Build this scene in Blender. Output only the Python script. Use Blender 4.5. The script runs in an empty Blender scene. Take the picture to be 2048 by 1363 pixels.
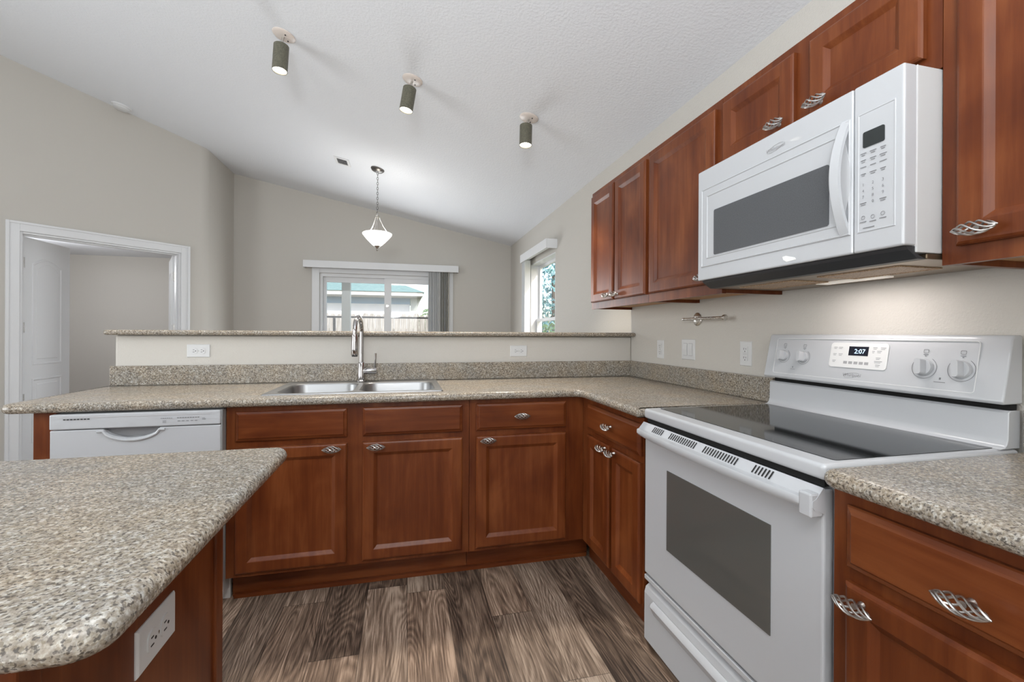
import bpy, bmesh, math, random
from mathutils import Vector, Matrix
random.seed(7)
PI = math.pi
SC = bpy.context.scene
COL = SC.collection

# ------------------------------------------------------------------ camera
cam_d = bpy.data.cameras.new('camera')
cam = bpy.data.objects.new('camera', cam_d)
COL.objects.link(cam)
YAW, ROLL, CAMH = .2381, .0052, 1.2202
cam_d.sensor_width = 36.0
cam_d.lens = 883.34 / 2048 * 36.0
cam_d.shift_y = -(681.5 - 666.26) / 2048
cam_d.clip_start = .02
cam_d.clip_end = 200
_r = Vector((math.cos(YAW), -math.sin(YAW), 0)); _u = Vector((0, 0, 1)); _f = Vector((math.sin(YAW), math.cos(YAW), 0))
_R = _r * math.cos(ROLL) + _u * math.sin(ROLL)
_U = -_r * math.sin(ROLL) + _u * math.cos(ROLL)
_m = Matrix((_R, _U, -_f)).transposed().to_4x4()
_m.translation = (0, 0, CAMH)
cam.matrix_world = _m
SC.camera = cam

# ------------------------------------------------------------------ world, sun, large lights, exposure
SC.view_settings.view_transform = 'Standard'
SC.view_settings.look = 'None'
SC.view_settings.gamma = 1
SC.view_settings.use_curve_mapping = False
SC.view_settings.exposure = 0.0
W = bpy.data.worlds.new('sky'); SC.world = W; W.use_nodes = True
wn = W.node_tree.nodes; wl = W.node_tree.links
sky = wn.new('ShaderNodeTexSky'); sky.sky_type = 'NISHITA'
sky.sun_disc = False; sky.sun_elevation = math.radians(38); sky.sun_rotation = math.radians(150)
sky.altitude = 10; sky.air_density = 1.0; sky.dust_density = 2.0
wn['Background'].inputs['Strength'].default_value = .40
wl.new(sky.outputs['Color'], wn['Background'].inputs['Color'])

def lamp(name, kind, loc, energy, color=(1, 1, 1), direction=None, **kw):
    d = bpy.data.lights.new(name, kind); d.energy = energy; d.color = color
    for k, v in kw.items(): setattr(d, k, v)
    o = bpy.data.objects.new(name, d); COL.objects.link(o); o.location = loc
    if direction is not None:
        o.rotation_euler = Vector(direction).to_track_quat('-Z', 'Y').to_euler()
    return o
lamp('sun', 'SUN', (4, -4, 8), 2.6, (1, .96, .9), (-.40, .72, -.57), angle=.01)
# added fill lights out of view, behind, left and overhead; no windows built there
lamp('rear_fill', 'AREA', (-1.3, -2.12, 1.55), 42, (.93, .97, 1.0), (0, 1, .12), shape='RECTANGLE', size=3.4, size_y=2.1)
lamp('left_fill', 'AREA', (-3.92, 1.2, 1.6), 75, (.93, .97, 1.0), (1, .1, .1), shape='RECTANGLE', size=2.4, size_y=1.6)
lamp('overhead_fill', 'AREA', (.15, -.55, 2.66), 20, (1, .95, .88), (0, 0, -1), shape='RECTANGLE', size=1.2, size_y=.4)

lamp('ceiling_uplight_fill', 'AREA', (-.35, -.75, 1.75), 92, (.91, .955, 1.0), (-.05, .32, 1), shape='DISK', size=.5)  # added uplight to brighten the ceiling from behind the camera
lamp('daylight_glass_door', 'AREA', (-.27, 6.35, 1.15), 44, (.94, .97, 1.0), (0, -1, -.08), shape='RECTANGLE', size=1.5, size_y=1.7)

# ------------------------------------------------------------------ materials
def newmat(name):
    m = bpy.data.materials.new(name); m.use_nodes = True
    return m, m.node_tree.nodes, m.node_tree.links, m.node_tree.nodes['Principled BSDF']
def plain(name, col, rough=.5, metal=0, spec=.5, emit=None, estr=0, coat=0):
    m, n, l, b = newmat(name)
    b.inputs['Base Color'].default_value = (*col, 1)
    b.inputs['Roughness'].default_value = rough
    b.inputs['Metallic'].default_value = metal
    b.inputs['Specular IOR Level'].default_value = spec
    b.inputs['Coat Weight'].default_value = coat
    if emit:
        b.inputs['Emission Color'].default_value = (*emit, 1); b.inputs['Emission Strength'].default_value = estr
    return m
def ramp(n, stops, interp='LINEAR'):
    r = n.new('ShaderNodeValToRGB'); r.color_ramp.interpolation = interp
    e = r.color_ramp.elements
    while len(e) < len(stops): e.new(.5)
    for i, (p, c) in enumerate(stops):
        e[i].position = p; e[i].color = (*c, 1) if len(c) == 3 else c
    return r
def noise(n, l, vec, scale, detail=4, rough=.5, dist=0):
    t = n.new('ShaderNodeTexNoise'); t.inputs['Scale'].default_value = scale
    t.inputs['Detail'].default_value = detail; t.inputs['Roughness'].default_value = rough; t.inputs['Distortion'].default_value = dist
    if vec: l.new(vec, t.inputs['Vector'])
    return t
def mapping(n, l, src, scale=(1, 1, 1), loc=(0, 0, 0)):
    mp = n.new('ShaderNodeMapping'); mp.inputs['Scale'].default_value = scale; mp.inputs['Location'].default_value = loc
    l.new(src, mp.inputs['Vector']); return mp.outputs['Vector']
def mixc(n, l, fac, a, b, mode='MIX'):
    x = n.new('ShaderNodeMix'); x.data_type = 'RGBA'; x.blend_type = mode
    for sock, v in ((x.inputs[0], fac), (x.inputs[6], a), (x.inputs[7], b)):
        if isinstance(v, (int, float)): sock.default_value = v
        elif isinstance(v, tuple): sock.default_value = (*v, 1)
        else: l.new(v, sock)
    return x.outputs[2]
def math_(n, l, op, a, b=None):
    x = n.new('ShaderNodeMath'); x.operation = op
    for i, v in enumerate((a, b)):
        if v is None: continue
        if isinstance(v, (int, float)): x.inputs[i].default_value = v
        else: l.new(v, x.inputs[i])
    return x.outputs[0]
def bump(n, l, b, h, strength, dist):
    u = n.new('ShaderNodeBump'); u.inputs['Strength'].default_value = strength; u.inputs['Distance'].default_value = dist
    l.new(h, u.inputs['Height']); l.new(u.outputs['Normal'], b.inputs['Normal'])
def geo_pos(n):
    return n.new('ShaderNodeNewGeometry').outputs['Position']

def m_wall(name, col, bs=.25, sc=140):
    m, n, l, b = newmat(name)
    p = geo_pos(n)
    b.inputs['Base Color'].default_value = (*col, 1)
    b.inputs['Roughness'].default_value = .75; b.inputs['Specular IOR Level'].default_value = .25
    t = noise(n, l, p, sc, 3, .55)
    bump(n, l, b, t.outputs['Fac'], bs, .004)
    return m
def m_wood(name, dark, mid, light, axis=2, rough=.34):
    m, n, l, b = newmat(name)
    tc = n.new('ShaderNodeTexCoord').outputs['Object']
    sc = [26, 26, 26]; sc[axis] = 1.6
    oi = n.new('ShaderNodeObjectInfo').outputs['Random']
    off = n.new('ShaderNodeCombineXYZ'); l.new(math_(n, l, 'MULTIPLY', oi, 13.0), off.inputs[0]); l.new(math_(n, l, 'MULTIPLY', oi, 7.0), off.inputs[2])
    va = n.new('ShaderNodeVectorMath'); va.operation = 'ADD'; l.new(tc, va.inputs[0]); l.new(off.outputs[0], va.inputs[1])
    v1 = mapping(n, l, va.outputs[0], tuple(sc))
    g = noise(n, l, v1, 1.6, 6, .6, .6)
    v2 = mapping(n, l, va.outputs[0], tuple(2.2 if s > 10 else .9 for s in sc))
    blot = noise(n, l, v2, 2.4, 3, .5, .8)
    f = math_(n, l, 'ADD', math_(n, l, 'MULTIPLY', g.outputs['Fac'], .38), math_(n, l, 'MULTIPLY', blot.outputs['Fac'], .62))
    r = ramp(n, [(.34, dark), (.5, mid), (.66, light)])
    l.new(f, r.inputs['Fac'])
    l.new(r.outputs['Color'], b.inputs['Base Color'])
    b.inputs['Roughness'].default_value = rough
    b.inputs['Specular IOR Level'].default_value = .26; b.inputs['Coat Weight'].default_value = .10; b.inputs['Coat Roughness'].default_value = .3
    return m
def m_granite(name):
    m, n, l, b = newmat(name)
    p = geo_pos(n)
    base = noise(n, l, p, 130, 3, .6)
    r1 = ramp(n, [(.30, (.195, .172, .142)), (.42, (.275, .245, .205)), (.52, (.335, .31, .268)), (.62, (.43, .41, .37)), (.72, (.52, .505, .47))])
    l.new(base.outputs['Fac'], r1.inputs['Fac'])
    vo = n.new('ShaderNodeTexVoronoi'); vo.inputs['Scale'].default_value = 240; l.new(p, vo.inputs['Vector'])
    sep = n.new('ShaderNodeSeparateColor'); l.new(vo.outputs['Color'], sep.inputs[0])
    r2 = ramp(n, [(0, (.62, .56, .46)), (.25, (.95, .88, .78)), (.55, (1.0, 1.0, 1.0)), (.85, (1.25, 1.22, 1.18))]); l.new(sep.outputs[0], r2.inputs['Fac'])
    c = mixc(n, l, .8, r1.outputs['Color'], r2.outputs['Color'], 'MULTIPLY')
    dk = noise(n, l, p, 210, 2, .5)
    f = ramp(n, [(.545, (0, 0, 0)), (.625, (1, 1, 1))]); l.new(dk.outputs['Fac'], f.inputs['Fac'])
    c = mixc(n, l, math_(n, l, 'MULTIPLY', f.outputs['Color'], .80), c, (.048, .041, .036))
    p2 = mapping(n, l, p, (1, 1, 1), (3.7, 1.3, 5.1))
    dk2 = noise(n, l, p2, 120, 2, .5)
    f2 = ramp(n, [(.60, (0, 0, 0)), (.67, (1, 1, 1))]); l.new(dk2.outputs['Fac'], f2.inputs['Fac'])
    c = mixc(n, l, math_(n, l, 'MULTIPLY', f2.outputs['Color'], .6), c, (.17, .14, .115))
    big = noise(n, l, p, 9, 3, .5)
    r3 = ramp(n, [(.35, (.94, .96, .99)), (.65, (1.05, 1.0, .94))]); l.new(big.outputs['Fac'], r3.inputs['Fac'])
    c = mixc(n, l, 1.0, c, r3.outputs['Color'], 'MULTIPLY')
    l.new(c, b.inputs['Base Color'])
    b.inputs['Roughness'].default_value = .24; b.inputs['Specular IOR Level'].default_value = .5
    return m
def m_floor(name):
    m, n, l, b = newmat(name)
    p = geo_pos(n)
    s = n.new('ShaderNodeSeparateXYZ'); l.new(p, s.inputs[0])
    PWID, PLEN, X0 = .178, 1.22, .015
    u = math_(n, l, 'DIVIDE', math_(n, l, 'SUBTRACT', s.outputs[0], X0), PWID)
    row = math_(n, l, 'FLOOR', u)
    fu = math_(n, l, 'FRACT', u)
    w1 = n.new('ShaderNodeTexWhiteNoise'); w1.noise_dimensions = '1D'; l.new(row, w1.inputs['W'])
    v = math_(n, l, 'ADD', math_(n, l, 'DIVIDE', s.outputs[1], PLEN), math_(n, l, 'MULTIPLY', w1.outputs['Value'], 7.31))
    colr = math_(n, l, 'FLOOR', v); fv = math_(n, l, 'FRACT', v)
    cv = n.new('ShaderNodeCombineXYZ'); l.new(row, cv.inputs[0]); l.new(colr, cv.inputs[1])
    w2 = n.new('ShaderNodeTexWhiteNoise'); w2.noise_dimensions = '3D'; l.new(cv.outputs[0], w2.inputs['Vector'])
    rnd = w2.outputs['Value']; rc = n.new('ShaderNodeSeparateColor'); l.new(w2.outputs['Color'], rc.inputs[0])
    # grain coordinates, shifted for each plank
    off = n.new('ShaderNodeCombineXYZ')
    l.new(math_(n, l, 'MULTIPLY', rnd, 31.0), off.inputs[0]); l.new(math_(n, l, 'MULTIPLY', rc.outputs[1], 17.0), off.inputs[1])
    va = n.new('ShaderNodeVectorMath'); va.operation = 'ADD'; l.new(p, va.inputs[0]); l.new(off.outputs[0], va.inputs[1])
    v1 = mapping(n, l, va.outputs[0], (6.5, .9, 1))
    field = noise(n, l, v1, 1.0, 1.5, .4, .25)
    v2 = mapping(n, l, va.outputs[0], (210, 6, 1))
    fine = noise(n, l, v2, 1.0, 5, .65)
    rings = math_(n, l, 'FRACT', math_(n, l, 'MULTIPLY', math_(n, l, 'ADD', field.outputs['Fac'], math_(n, l, 'MULTIPLY', fine.outputs['Fac'], .012)), 30.0))
    tri = math_(n, l, 'ABSOLUTE', math_(n, l, 'SUBTRACT', math_(n, l, 'MULTIPLY', rings, 2.0), 1.0))
    v3 = mapping(n, l, va.outputs[0], (14, 1.2, 1))
    streak = noise(n, l, v3, 1.0, 4, .55, .4)
    f = math_(n, l, 'ADD', math_(n, l, 'MULTIPLY', tri, .12), math_(n, l, 'MULTIPLY', fine.outputs['Fac'], .66))
    f = math_(n, l, 'ADD', f, math_(n, l, 'MULTIPLY', streak.outputs['Fac'], .50))
    f = math_(n, l, 'ADD', f, math_(n, l, 'MULTIPLY', math_(n, l, 'SUBTRACT', rnd, .5), .20))
    r = ramp(n, [(.46, (.036, .024, .018)), (.58, (.115, .080, .058)), (.69, (.215, .156, .115)), (.82, (.42, .325, .25))])
    l.new(f, r.inputs['Fac'])
    c = mixc(n, l, .35, r.outputs['Color'], mixc(n, l, rc.outputs[2], (1.15, .95, .82), (.88, .95, 1.0)), 'MULTIPLY')
    edge = math_(n, l, 'MINIMUM', math_(n, l, 'MINIMUM', fu, math_(n, l, 'SUBTRACT', 1.0, fu)),
                 math_(n, l, 'MULTIPLY', math_(n, l, 'MINIMUM', fv, math_(n, l, 'SUBTRACT', 1.0, fv)), PLEN / PWID))
    seam = math_(n, l, 'LESS_THAN', edge, .008)
    c = mixc(n, l, math_(n, l, 'MULTIPLY', seam, .6), c, (.015, .012, .010))
    l.new(c, b.inputs['Base Color'])
    b.inputs['Roughness'].default_value = .5; b.inputs['Specular IOR Level'].default_value = .4
    bump(n, l, b, fine.outputs['Fac'], .12, .002)
    return m
def m_brushed(name, col, rough, axis=(60, 4, 60)):
    m, n, l, b = newmat(name)
    b.inputs['Metallic'].default_value = 1; b.inputs['Base Color'].default_value = (*col, 1)
    tc = n.new('ShaderNodeTexCoord').outputs['Object']
    t = noise(n, l, mapping(n, l, tc, axis), 5, 3, .6)
    rr = n.new('ShaderNodeMapRange'); rr.inputs['To Min'].default_value = rough * .8; rr.inputs['To Max'].default_value = rough * 1.25
    l.new(t.outputs['Fac'], rr.inputs['Value']); l.new(rr.outputs['Result'], b.inputs['Roughness'])
    return m
def m_pane(name, tint=(1, 1, 1), refl=.06):
    m, n, l, b = newmat(name)
    tr = n.new('ShaderNodeBsdfTransparent'); tr.inputs['Color'].default_value = (*tint, 1)
    gl = n.new('ShaderNodeBsdfGlossy'); gl.inputs['Roughness'].default_value = .02
    mx = n.new('ShaderNodeMixShader'); mx.inputs[0].default_value = refl
    l.new(tr.outputs[0], mx.inputs[1]); l.new(gl.outputs[0], mx.inputs[2])
    l.new(mx.outputs[0], n['Material Output'].inputs['Surface'])
    return m
def m_noisy(name, c1, c2, scale, rough=.7, stretch=(1, 1, 1), bs=0):
    m, n, l, b = newmat(name)
    tc = n.new('ShaderNodeTexCoord').outputs['Object']
    t = noise(n, l, mapping(n, l, tc, stretch), scale, 5, .6)
    r = ramp(n, [(.35, c1), (.65, c2)]); l.new(t.outputs['Fac'], r.inputs['Fac'])
    l.new(r.outputs['Color'], b.inputs['Base Color']); b.inputs['Roughness'].default_value = rough
    if bs: bump(n, l, b, t.outputs['Fac'], bs, .01)
    return m

WALL = m_wall('greige_wall_paint', (.585, .56, .515), .5, 150)
WALLS = m_wall('greige_wall_paint_smooth', (.585, .56, .515), .12, 90)
CEIL = m_wall('white_textured_ceiling', (.82, .845, .88), .7, 75)
TRIM = plain('white_trim_paint', (.78, .79, .80), .35)
WOOD = m_wood('cherry_stained_wood', (.085, .0175, .0045), (.140, .034, .0085), (.210, .062, .018))
WOODH = m_wood('cherry_stained_wood_across', (.085, .0175, .0045), (.140, .034, .0085), (.210, .062, .018), axis=0)
WOODRAW = m_wood('unstained_cabinet_underside', (.33, .17, .07), (.45, .25, .11), (.55, .33, .16), axis=0, rough=.6)
GRAN = m_granite('speckled_granite_laminate')
FLOOR = m_floor('brown_plank_vinyl')
WHITE = plain('white_appliance_enamel', (.53, .545, .565), .25, coat=.3)
WHITEP = plain('white_plastic', (.66, .665, .665), .4)
GREYP = plain('grey_print', (.20, .20, .21), .5)
BLACKP = plain('black_plastic', (.012, .012, .013), .4)
DARK = plain('dark_gap', (.006, .006, .006), .8)
COOKGLASS = plain('black_ceramic_glass', (.012, .013, .014), .06, spec=.42)
OVENGLASS = plain('grey_oven_glass', (.105, .103, .095), .07, spec=.6)
MWGLASS = m_noisy('grey_meshed_glass', (.085, .09, .097), (.105, .11, .118), 300, .22)
DISP = plain('dark_display_glass', (.03, .035, .035), .15)
CLOCKD = plain('clock_display_glass', (.008, .010, .022), .15)
DIGIT = plain('glowing_blue_digits', (.3, .5, .8), .4, emit=(.55, .8, 1.0), estr=2.2)
STEEL = m_brushed('brushed_stainless_steel', (.36, .365, .37), .36)
CHROME = plain('polished_chrome', (.46, .445, .44), .10, 1)
NICKEL = m_brushed('satin_nickel', (.62, .60, .57), .26)
PEWTER = plain('pewter_pull_metal', (.50, .48, .46), .32, 1)
BRONZE = m_noisy('olive_bronze_can', (.085, .084, .06), (.15, .14, .10), 120, .45, bs=.2)
BULB = plain('lit_bulb_face', (1, .95, .85), .4, emit=(1, .90, .74), estr=9)
BOWL = plain('lit_frosted_glass', (.95, .95, .93), .35, emit=(1, .98, .95), estr=1.1)
ALU = m_noisy('aluminium_grease_filter', (.26, .16, .085), (.60, .42, .26), 260, .45)
TRAY = plain('bronze_sheet_underside', (.24, .18, .12), .3, .8)
PANE = m_pane('clear_window_pane')
BLIND = plain('white_vinyl_blind', (.72, .73, .73), .5)
BLINDG = plain('taupe_vinyl_blind', (.46, .44, .39), .5)
FENCE = m_noisy('weathered_fence_board', (.30, .275, .235), (.52, .50, .46), 4, .85, (9, 9, .8))
ROOF = m_noisy('grey_green_shingles', (.16, .27, .25), (.27, .40, .37), 9, .9, (1, 6, 6))
SIDING = m_noisy('pale_house_wall', (.62, .63, .66), (.70, .70, .72), 3, .8)
SHADEB = plain('blue_grey_eave_shade', (.19, .31, .46), .8)  # shade below the eave, put into the colour
FASCIA = plain('white_fascia', (.82, .80, .76), .6)
GRASS = m_noisy('lawn', (.16, .19, .07), (.28, .28, .13), 14, .95)
LEAF = m_noisy('leaf_green', (.07, .15, .06), (.22, .33, .16), 6, .6)
LEAFB = m_noisy('blue_green_leaf', (.05, .17, .18), (.24, .45, .45), 6, .6)
BEIGEPOST = plain('beige_painted_post', (.62, .60, .50), .6)

# ------------------------------------------------------------------ mesh helpers
class MB:
    def __init__(s): s.v = []; s.f = []
    def add(s, vs, fs):
        b = len(s.v); s.v += [tuple(v) for v in vs]; s.f += [tuple(i + b for i in f) for f in fs]; return s
    def box(s, x0, x1, y0, y1, z0, z1):
        return s.add([(x0, y0, z0), (x1, y0, z0), (x1, y1, z0), (x0, y1, z0), (x0, y0, z1), (x1, y0, z1), (x1, y1, z1), (x0, y1, z1)],
                     [(0, 3, 2, 1), (4, 5, 6, 7), (0, 1, 5, 4), (1, 2, 6, 5), (2, 3, 7, 6), (3, 0, 4, 7)])
    def loft(s, loops, cap0=True, cap1=True):
        k = len(loops[0]); vs = [p for L in loops for p in L]; fs = []
        for i in range(len(loops) - 1):
            for j in range(k):
                a, b = i * k + j, i * k + (j + 1) % k
                fs.append((a, b, b + k, a + k))
        if cap0: fs.append(tuple(reversed(range(k))))
        if cap1: fs.append(tuple((len(loops) - 1) * k + j for j in range(k)))
        return s.add(vs, fs)
    def tube(s, path, r, k=10, caps=True):
        path = [Vector(p) for p in path]
        rs = r if isinstance(r, (list, tuple)) else [r] * len(path)
        loops = []; prev = None
        for i, p in enumerate(path):
            t = (path[min(i + 1, len(path) - 1)] - path[max(i - 1, 0)]).normalized()
            if prev is None:
                a = Vector((0, 0, 1)) if abs(t.z) < .9 else Vector((1, 0, 0))
                nrm = (a - t * a.dot(t)).normalized()
            else:
                nrm = (prev - t * prev.dot(t)).normalized()
            prev = nrm; bn = t.cross(nrm)
            loops.append([p + (nrm * math.cos(2 * PI * j / k) + bn * math.sin(2 * PI * j / k)) * rs[i] for j in range(k)])
        return s.loft(loops, caps, caps)
    def lathe(s, prof, c=(0, 0, 0), k=28, axis='z', cap0=True, cap1=True):
        loops = []
        for r, h in prof:
            L = []
            for j in range(k):
                a = 2 * PI * j / k; x, y = r * math.cos(a), r * math.sin(a)
                p = (x, y, h) if axis == 'z' else ((x, h, -y) if axis == 'y' else (h, x, y))
                L.append((p[0] + c[0], p[1] + c[1], p[2] + c[2]))
            loops.append(L)
        return s.loft(loops, cap0, cap1)
    def prism(s, poly, lo, hi, axis='z'):
        def P(p, h):
            return (p[0], p[1], h) if axis == 'z' else ((p[0], h, p[1]) if axis == 'y' else (h, p[0], p[1]))
        return s.loft([[P(p, lo) for p in poly], [P(p, hi) for p in poly]])
    def rings(s, w, h, rings, x=0, z=0, back=0.0):
        """rectangular board facing -Y built from concentric rectangles (inset, y)"""
        loops = []
        for ins, y in [(0, back)] + list(rings):
            loops.append([(x + ins, y, z + ins), (x + w - ins, y, z + ins), (x + w - ins, y, z + h - ins), (x + ins, y, z + h - ins)])
        return s.loft(loops)
    def map(s, fn):
        s.v = [tuple(fn(Vector(p))) for p in s.v]; return s

def obj(name, m, mat, parent=None, smooth=False, bevel=0, loc=None, rotz=0, seg=2, recalc=True):
    me = bpy.data.meshes.new(name)
    if isinstance(m, bmesh.types.BMesh):
        m.to_mesh(me); m.free()
    else:
        me.from_pydata(m.v, [], m.f)
    if recalc:
        b = bmesh.new(); b.from_mesh(me); bmesh.ops.recalc_face_normals(b, faces=b.faces[:]); b.to_mesh(me); b.free()
    me.materials.append(mat)
    o = bpy.data.objects.new(name, me); COL.objects.link(o)
    if parent is not None: o.parent = parent
    if loc is not None: o.location = loc
    if rotz: o.rotation_euler[2] = rotz
    if smooth:
        me.polygons.foreach_set('use_smooth', [True] * len(me.polygons))
        me.set_sharp_from_angle(angle=math.radians(38))
    if bevel:
        bv = o.modifiers.new('bevel', 'BEVEL'); bv.width = bevel; bv.segments = seg; bv.limit_method = 'ANGLE'; bv.angle_limit = math.radians(50)
    return o
def thing(name, label, cat, loc=(0, 0, 0), rotz=0, group=None):
    o = bpy.data.objects.new(name, None); COL.objects.link(o); o.empty_display_size = .1
    o.location = loc; o.rotation_euler = (0, 0, rotz)
    return tag(o, label, cat, group)
def tag(o, label, cat, group=None, kind=None):
    o['label'] = label; o['category'] = cat
    if group: o['group'] = group
    if kind: o['kind'] = kind
    return o
def struct(o, label=None, cat=None):
    o['kind'] = 'structure'
    if label: o['label'] = label
    if cat: o['category'] = cat
    return o
def part(o, label):
    o['label'] = label; return o
def box(*a): return MB().box(*a)
def boxes(*bs):
    m = MB()
    for b in bs: m.box(*b)
    return m
def fillet(poly, rad, k=7):
    out = []; n = len(poly)
    for i, p in enumerate(poly):
        r = rad[i] if isinstance(rad, (list, tuple)) else rad
        if r <= 0: out.append(tuple(p)); continue
        P = Vector(p); A = (Vector(poly[i - 1]) - P).normalized(); B = (Vector(poly[(i + 1) % n]) - P).normalized()
        ang = A.angle(B); d = r / math.tan(ang / 2)
        c = P + (A + B).normalized() * (r / math.sin(ang / 2))
        s = P + A * d - c; e = P + B * d - c
        tot = s.angle_signed(e)
        for j in range(k + 1):
            q = s.copy(); q.rotate(Matrix.Rotation(-tot * j / k, 2)); out.append(tuple(c + q))
    return out
def inset(poly, d):
    """inset a counter-clockwise 2D polygon by d"""
    n = len(poly); out = []
    for i in range(n):
        a, b, c = Vector(poly[i - 1]), Vector(poly[i]), Vector(poly[(i + 1) % n])
        e1 = (b - a).normalized(); e2 = (c - b).normalized()
        n1 = Vector((-e1.y, e1.x)); n2 = Vector((-e2.y, e2.x))
        m = (n1 + n2); L = m.length_squared
        m = m * (2 / L) if L > 1e-6 else n1
        out.append(tuple(b + m * d))
    return out
def slab(outline, z0, z1, r, holes=()):
    """counter slab with a rolled edge and optional cut-outs"""
    bm = bmesh.new()
    prof = []
    for i in range(6):
        a = (PI / 2) * i / 5
        prof.append((r * (1 - math.sin(a)), z0 + r * (1 - math.cos(a)) if i < 6 else z0))
    lo = [(r * (1 - math.sin(a)), z0 + r * (1 - math.cos(a))) for a in [PI / 2 * i / 5 for i in range(6)]]
    hi = [(r * (1 - math.cos(a)), z1 - r * (1 - math.sin(a))) for a in [PI / 2 * i / 5 for i in range(6)]]
    rows = []
    for ins, z in lo + hi:
        rows.append([bm.verts.new((x, y, z)) for x, y in inset(outline, ins)])
    k = len(outline)
    for a, b in zip(rows[:-1], rows[1:]):
        for j in range(k):
            try: bm.faces.new((a[j], a[(j + 1) % k], b[(j + 1) % k], b[j]))
            except ValueError: pass
    hb, ht = [], []
    for h in holes:
        b0 = [bm.verts.new((x, y, z0)) for x, y in h]; t0 = [bm.verts.new((x, y, z1)) for x, y in h]
        for j in range(len(h)):
            bm.faces.new((b0[j], t0[j], t0[(j + 1) % len(h)], b0[(j + 1) % len(h)]))
        hb.append(b0); ht.append(t0)
    bm.edges.ensure_lookup_table()
    for ring, hs in ((rows[0], hb), (rows[-1], ht)):
        es = []
        for L in [ring] + hs:
            for j in range(len(L)):
                e = bm.edges.get((L[j], L[(j + 1) % len(L)]))
                es.append(e)
        bmesh.ops.triangle_fill(bm, use_beauty=True, use_dissolve=False, edges=es)
    return bm
def text_mb(s, size, xf, align='CENTER', depth=0.0, shear=0.0):
    cu = bpy.data.curves.new('t', 'FONT'); cu.body = s; cu.size = size; cu.align_x = align; cu.shear = shear
    cu.resolution_u = 3
    o = bpy.data.objects.new('t', cu); COL.objects.link(o)
    dg = bpy.context.evaluated_depsgraph_get(); me = bpy.data.meshes.new_from_object(o.evaluated_get(dg))
    m = MB(); m.add([xf(v.co.x, v.co.y) for v in me.vertices], [tuple(p.vertices) for p in me.polygons])
    bpy.data.objects.remove(o); bpy.data.curves.remove(cu); bpy.data.meshes.remove(me)
    return m
def merge(*ms):
    r = MB()
    for m in ms: r.add(m.v, m.f)
    return r
def XZ(x0, z0, y=0):            # 2D drawing laid on a front that faces -Y
    return lambda a, b: (x0 + a, y, z0 + b)

# ================================================================== SETTING
XR, YFAR = 1.551, 6.488
KS = .2026
def ceil_z(x): return 2.5364 + KS * (XR - x)
P0 = Vector((-2.186, 5.685)); DD = Vector((-math.sqrt(.5), -math.sqrt(.5))); DN = Vector((-math.sqrt(.5), math.sqrt(.5)))   # diagonal wall: start, direction, outward
P1 = P0 + DD * 2.6
def dg_pt(s, o=0.0): return P0 + DD * s + DN * o

struct(obj('floor', box(-6.6, XR + .15, -2.4, 8.7, -.12, 0), FLOOR))
x0, x1 = -4.25, XR + .16
struct(obj('ceiling', MB().prism([(x0, ceil_z(x0)), (x1, ceil_z(x1)), (x1, ceil_z(x1) + .15), (x0, ceil_z(x0) + .15)], -2.4, YFAR + .16, 'y'), CEIL))
# right wall with its window opening
WY0, WY1, WZ0, WZ1 = 4.45, 5.40, .95, 2.09
struct(obj('wall_right', boxes((XR, XR + .15, -2.4, WY0, 0, 2.60), (XR, XR + .15, WY1, YFAR + .15, 0, 2.60),
                               (XR, XR + .15, WY0, WY1, 0, WZ0), (XR, XR + .15, WY0, WY1, WZ1, 2.60)), WALL))
# far wall with the sliding door opening
SX0, SX1, SZ1 = -1.135, .592, 2.035
def walltop(xa, xb, z0, y0, y1):
    return MB().prism([(xa, z0), (xb, z0), (xb, ceil_z(xb) + .03), (xa, ceil_z(xa) + .03)], y0, y1, 'y')
struct(obj('wall_far', merge(walltop(-2.30, SX0, 0, YFAR, YFAR + .15), walltop(SX1, XR, 0, YFAR, YFAR + .15), walltop(SX0, SX1, SZ1, YFAR, YFAR + .15)), WALLS))
# left return, rounded corner and diagonal wall with the double door opening
DS0, DS1, DZ = .255, 1.443, 2.072
arc = fillet([(-2.186, YFAR), tuple(P0), tuple(dg_pt(.2549))], [0, .16, 0], 10)
inner = list(arc)
back = [tuple(dg_pt(.2549, .12)), (-2.30, 5.735), (-2.30, YFAR)]
H = 3.75
struct(obj('wall_left_return', MB().prism(inner + back, 0, H), WALLS, smooth=True))
def dwall(s0, s1, z0, z1):
    return MB().prism([tuple(dg_pt(s0)), tuple(dg_pt(s1)), tuple(dg_pt(s1, .12)), tuple(dg_pt(s0, .12))], z0, z1)
struct(obj('wall_diagonal', merge(dwall(DS1, 2.65, 0, H), dwall(.2549, DS1, DZ, H)), WALLS))
struct(obj('wall_left', box(P1.x - .12, P1.x, -2.4, P1.y + .02, 0, H), WALLS))
struct(obj('wall_back', box(P1.x - .12, XR + .15, -2.4, -2.28, 0, H), WALLS))
# the room behind the double doors
struct(obj('wall_inner_back', box(-6.6, -2.30, 8.48, 8.6, 0, 2.6), WALLS))
struct(obj('wall_inner_left', box(-6.6, -6.48, 3.6, 8.48, 0, 2.6), WALLS))
struct(obj('wall_inner_right', box(-2.42, -2.302, YFAR + .152, 8.48, 0, 2.6), WALLS))
struct(obj('wall_inner_front', box(-6.48, P1.x - .13, 3.6, 3.72, 0, 2.6), WALLS))
q = dg_pt(.1, .125); q2 = dg_pt(2.55, .125)
struct(obj('ceiling_inner', MB().prism([(-6.6, 3.6), (q2.x, 3.75), tuple(q2), tuple(q), (-2.302, 5.86), (-2.302, 8.48), (-6.6, 8.48)], 2.44, 2.56), CEIL))
lamp('inner_room_fill', 'POINT', (-4.4, 6.6, 2.0), 50, (.96, .97, 1), shadow_soft_size=.2)  # added fill to brighten the inner room; no fixture there
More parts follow.
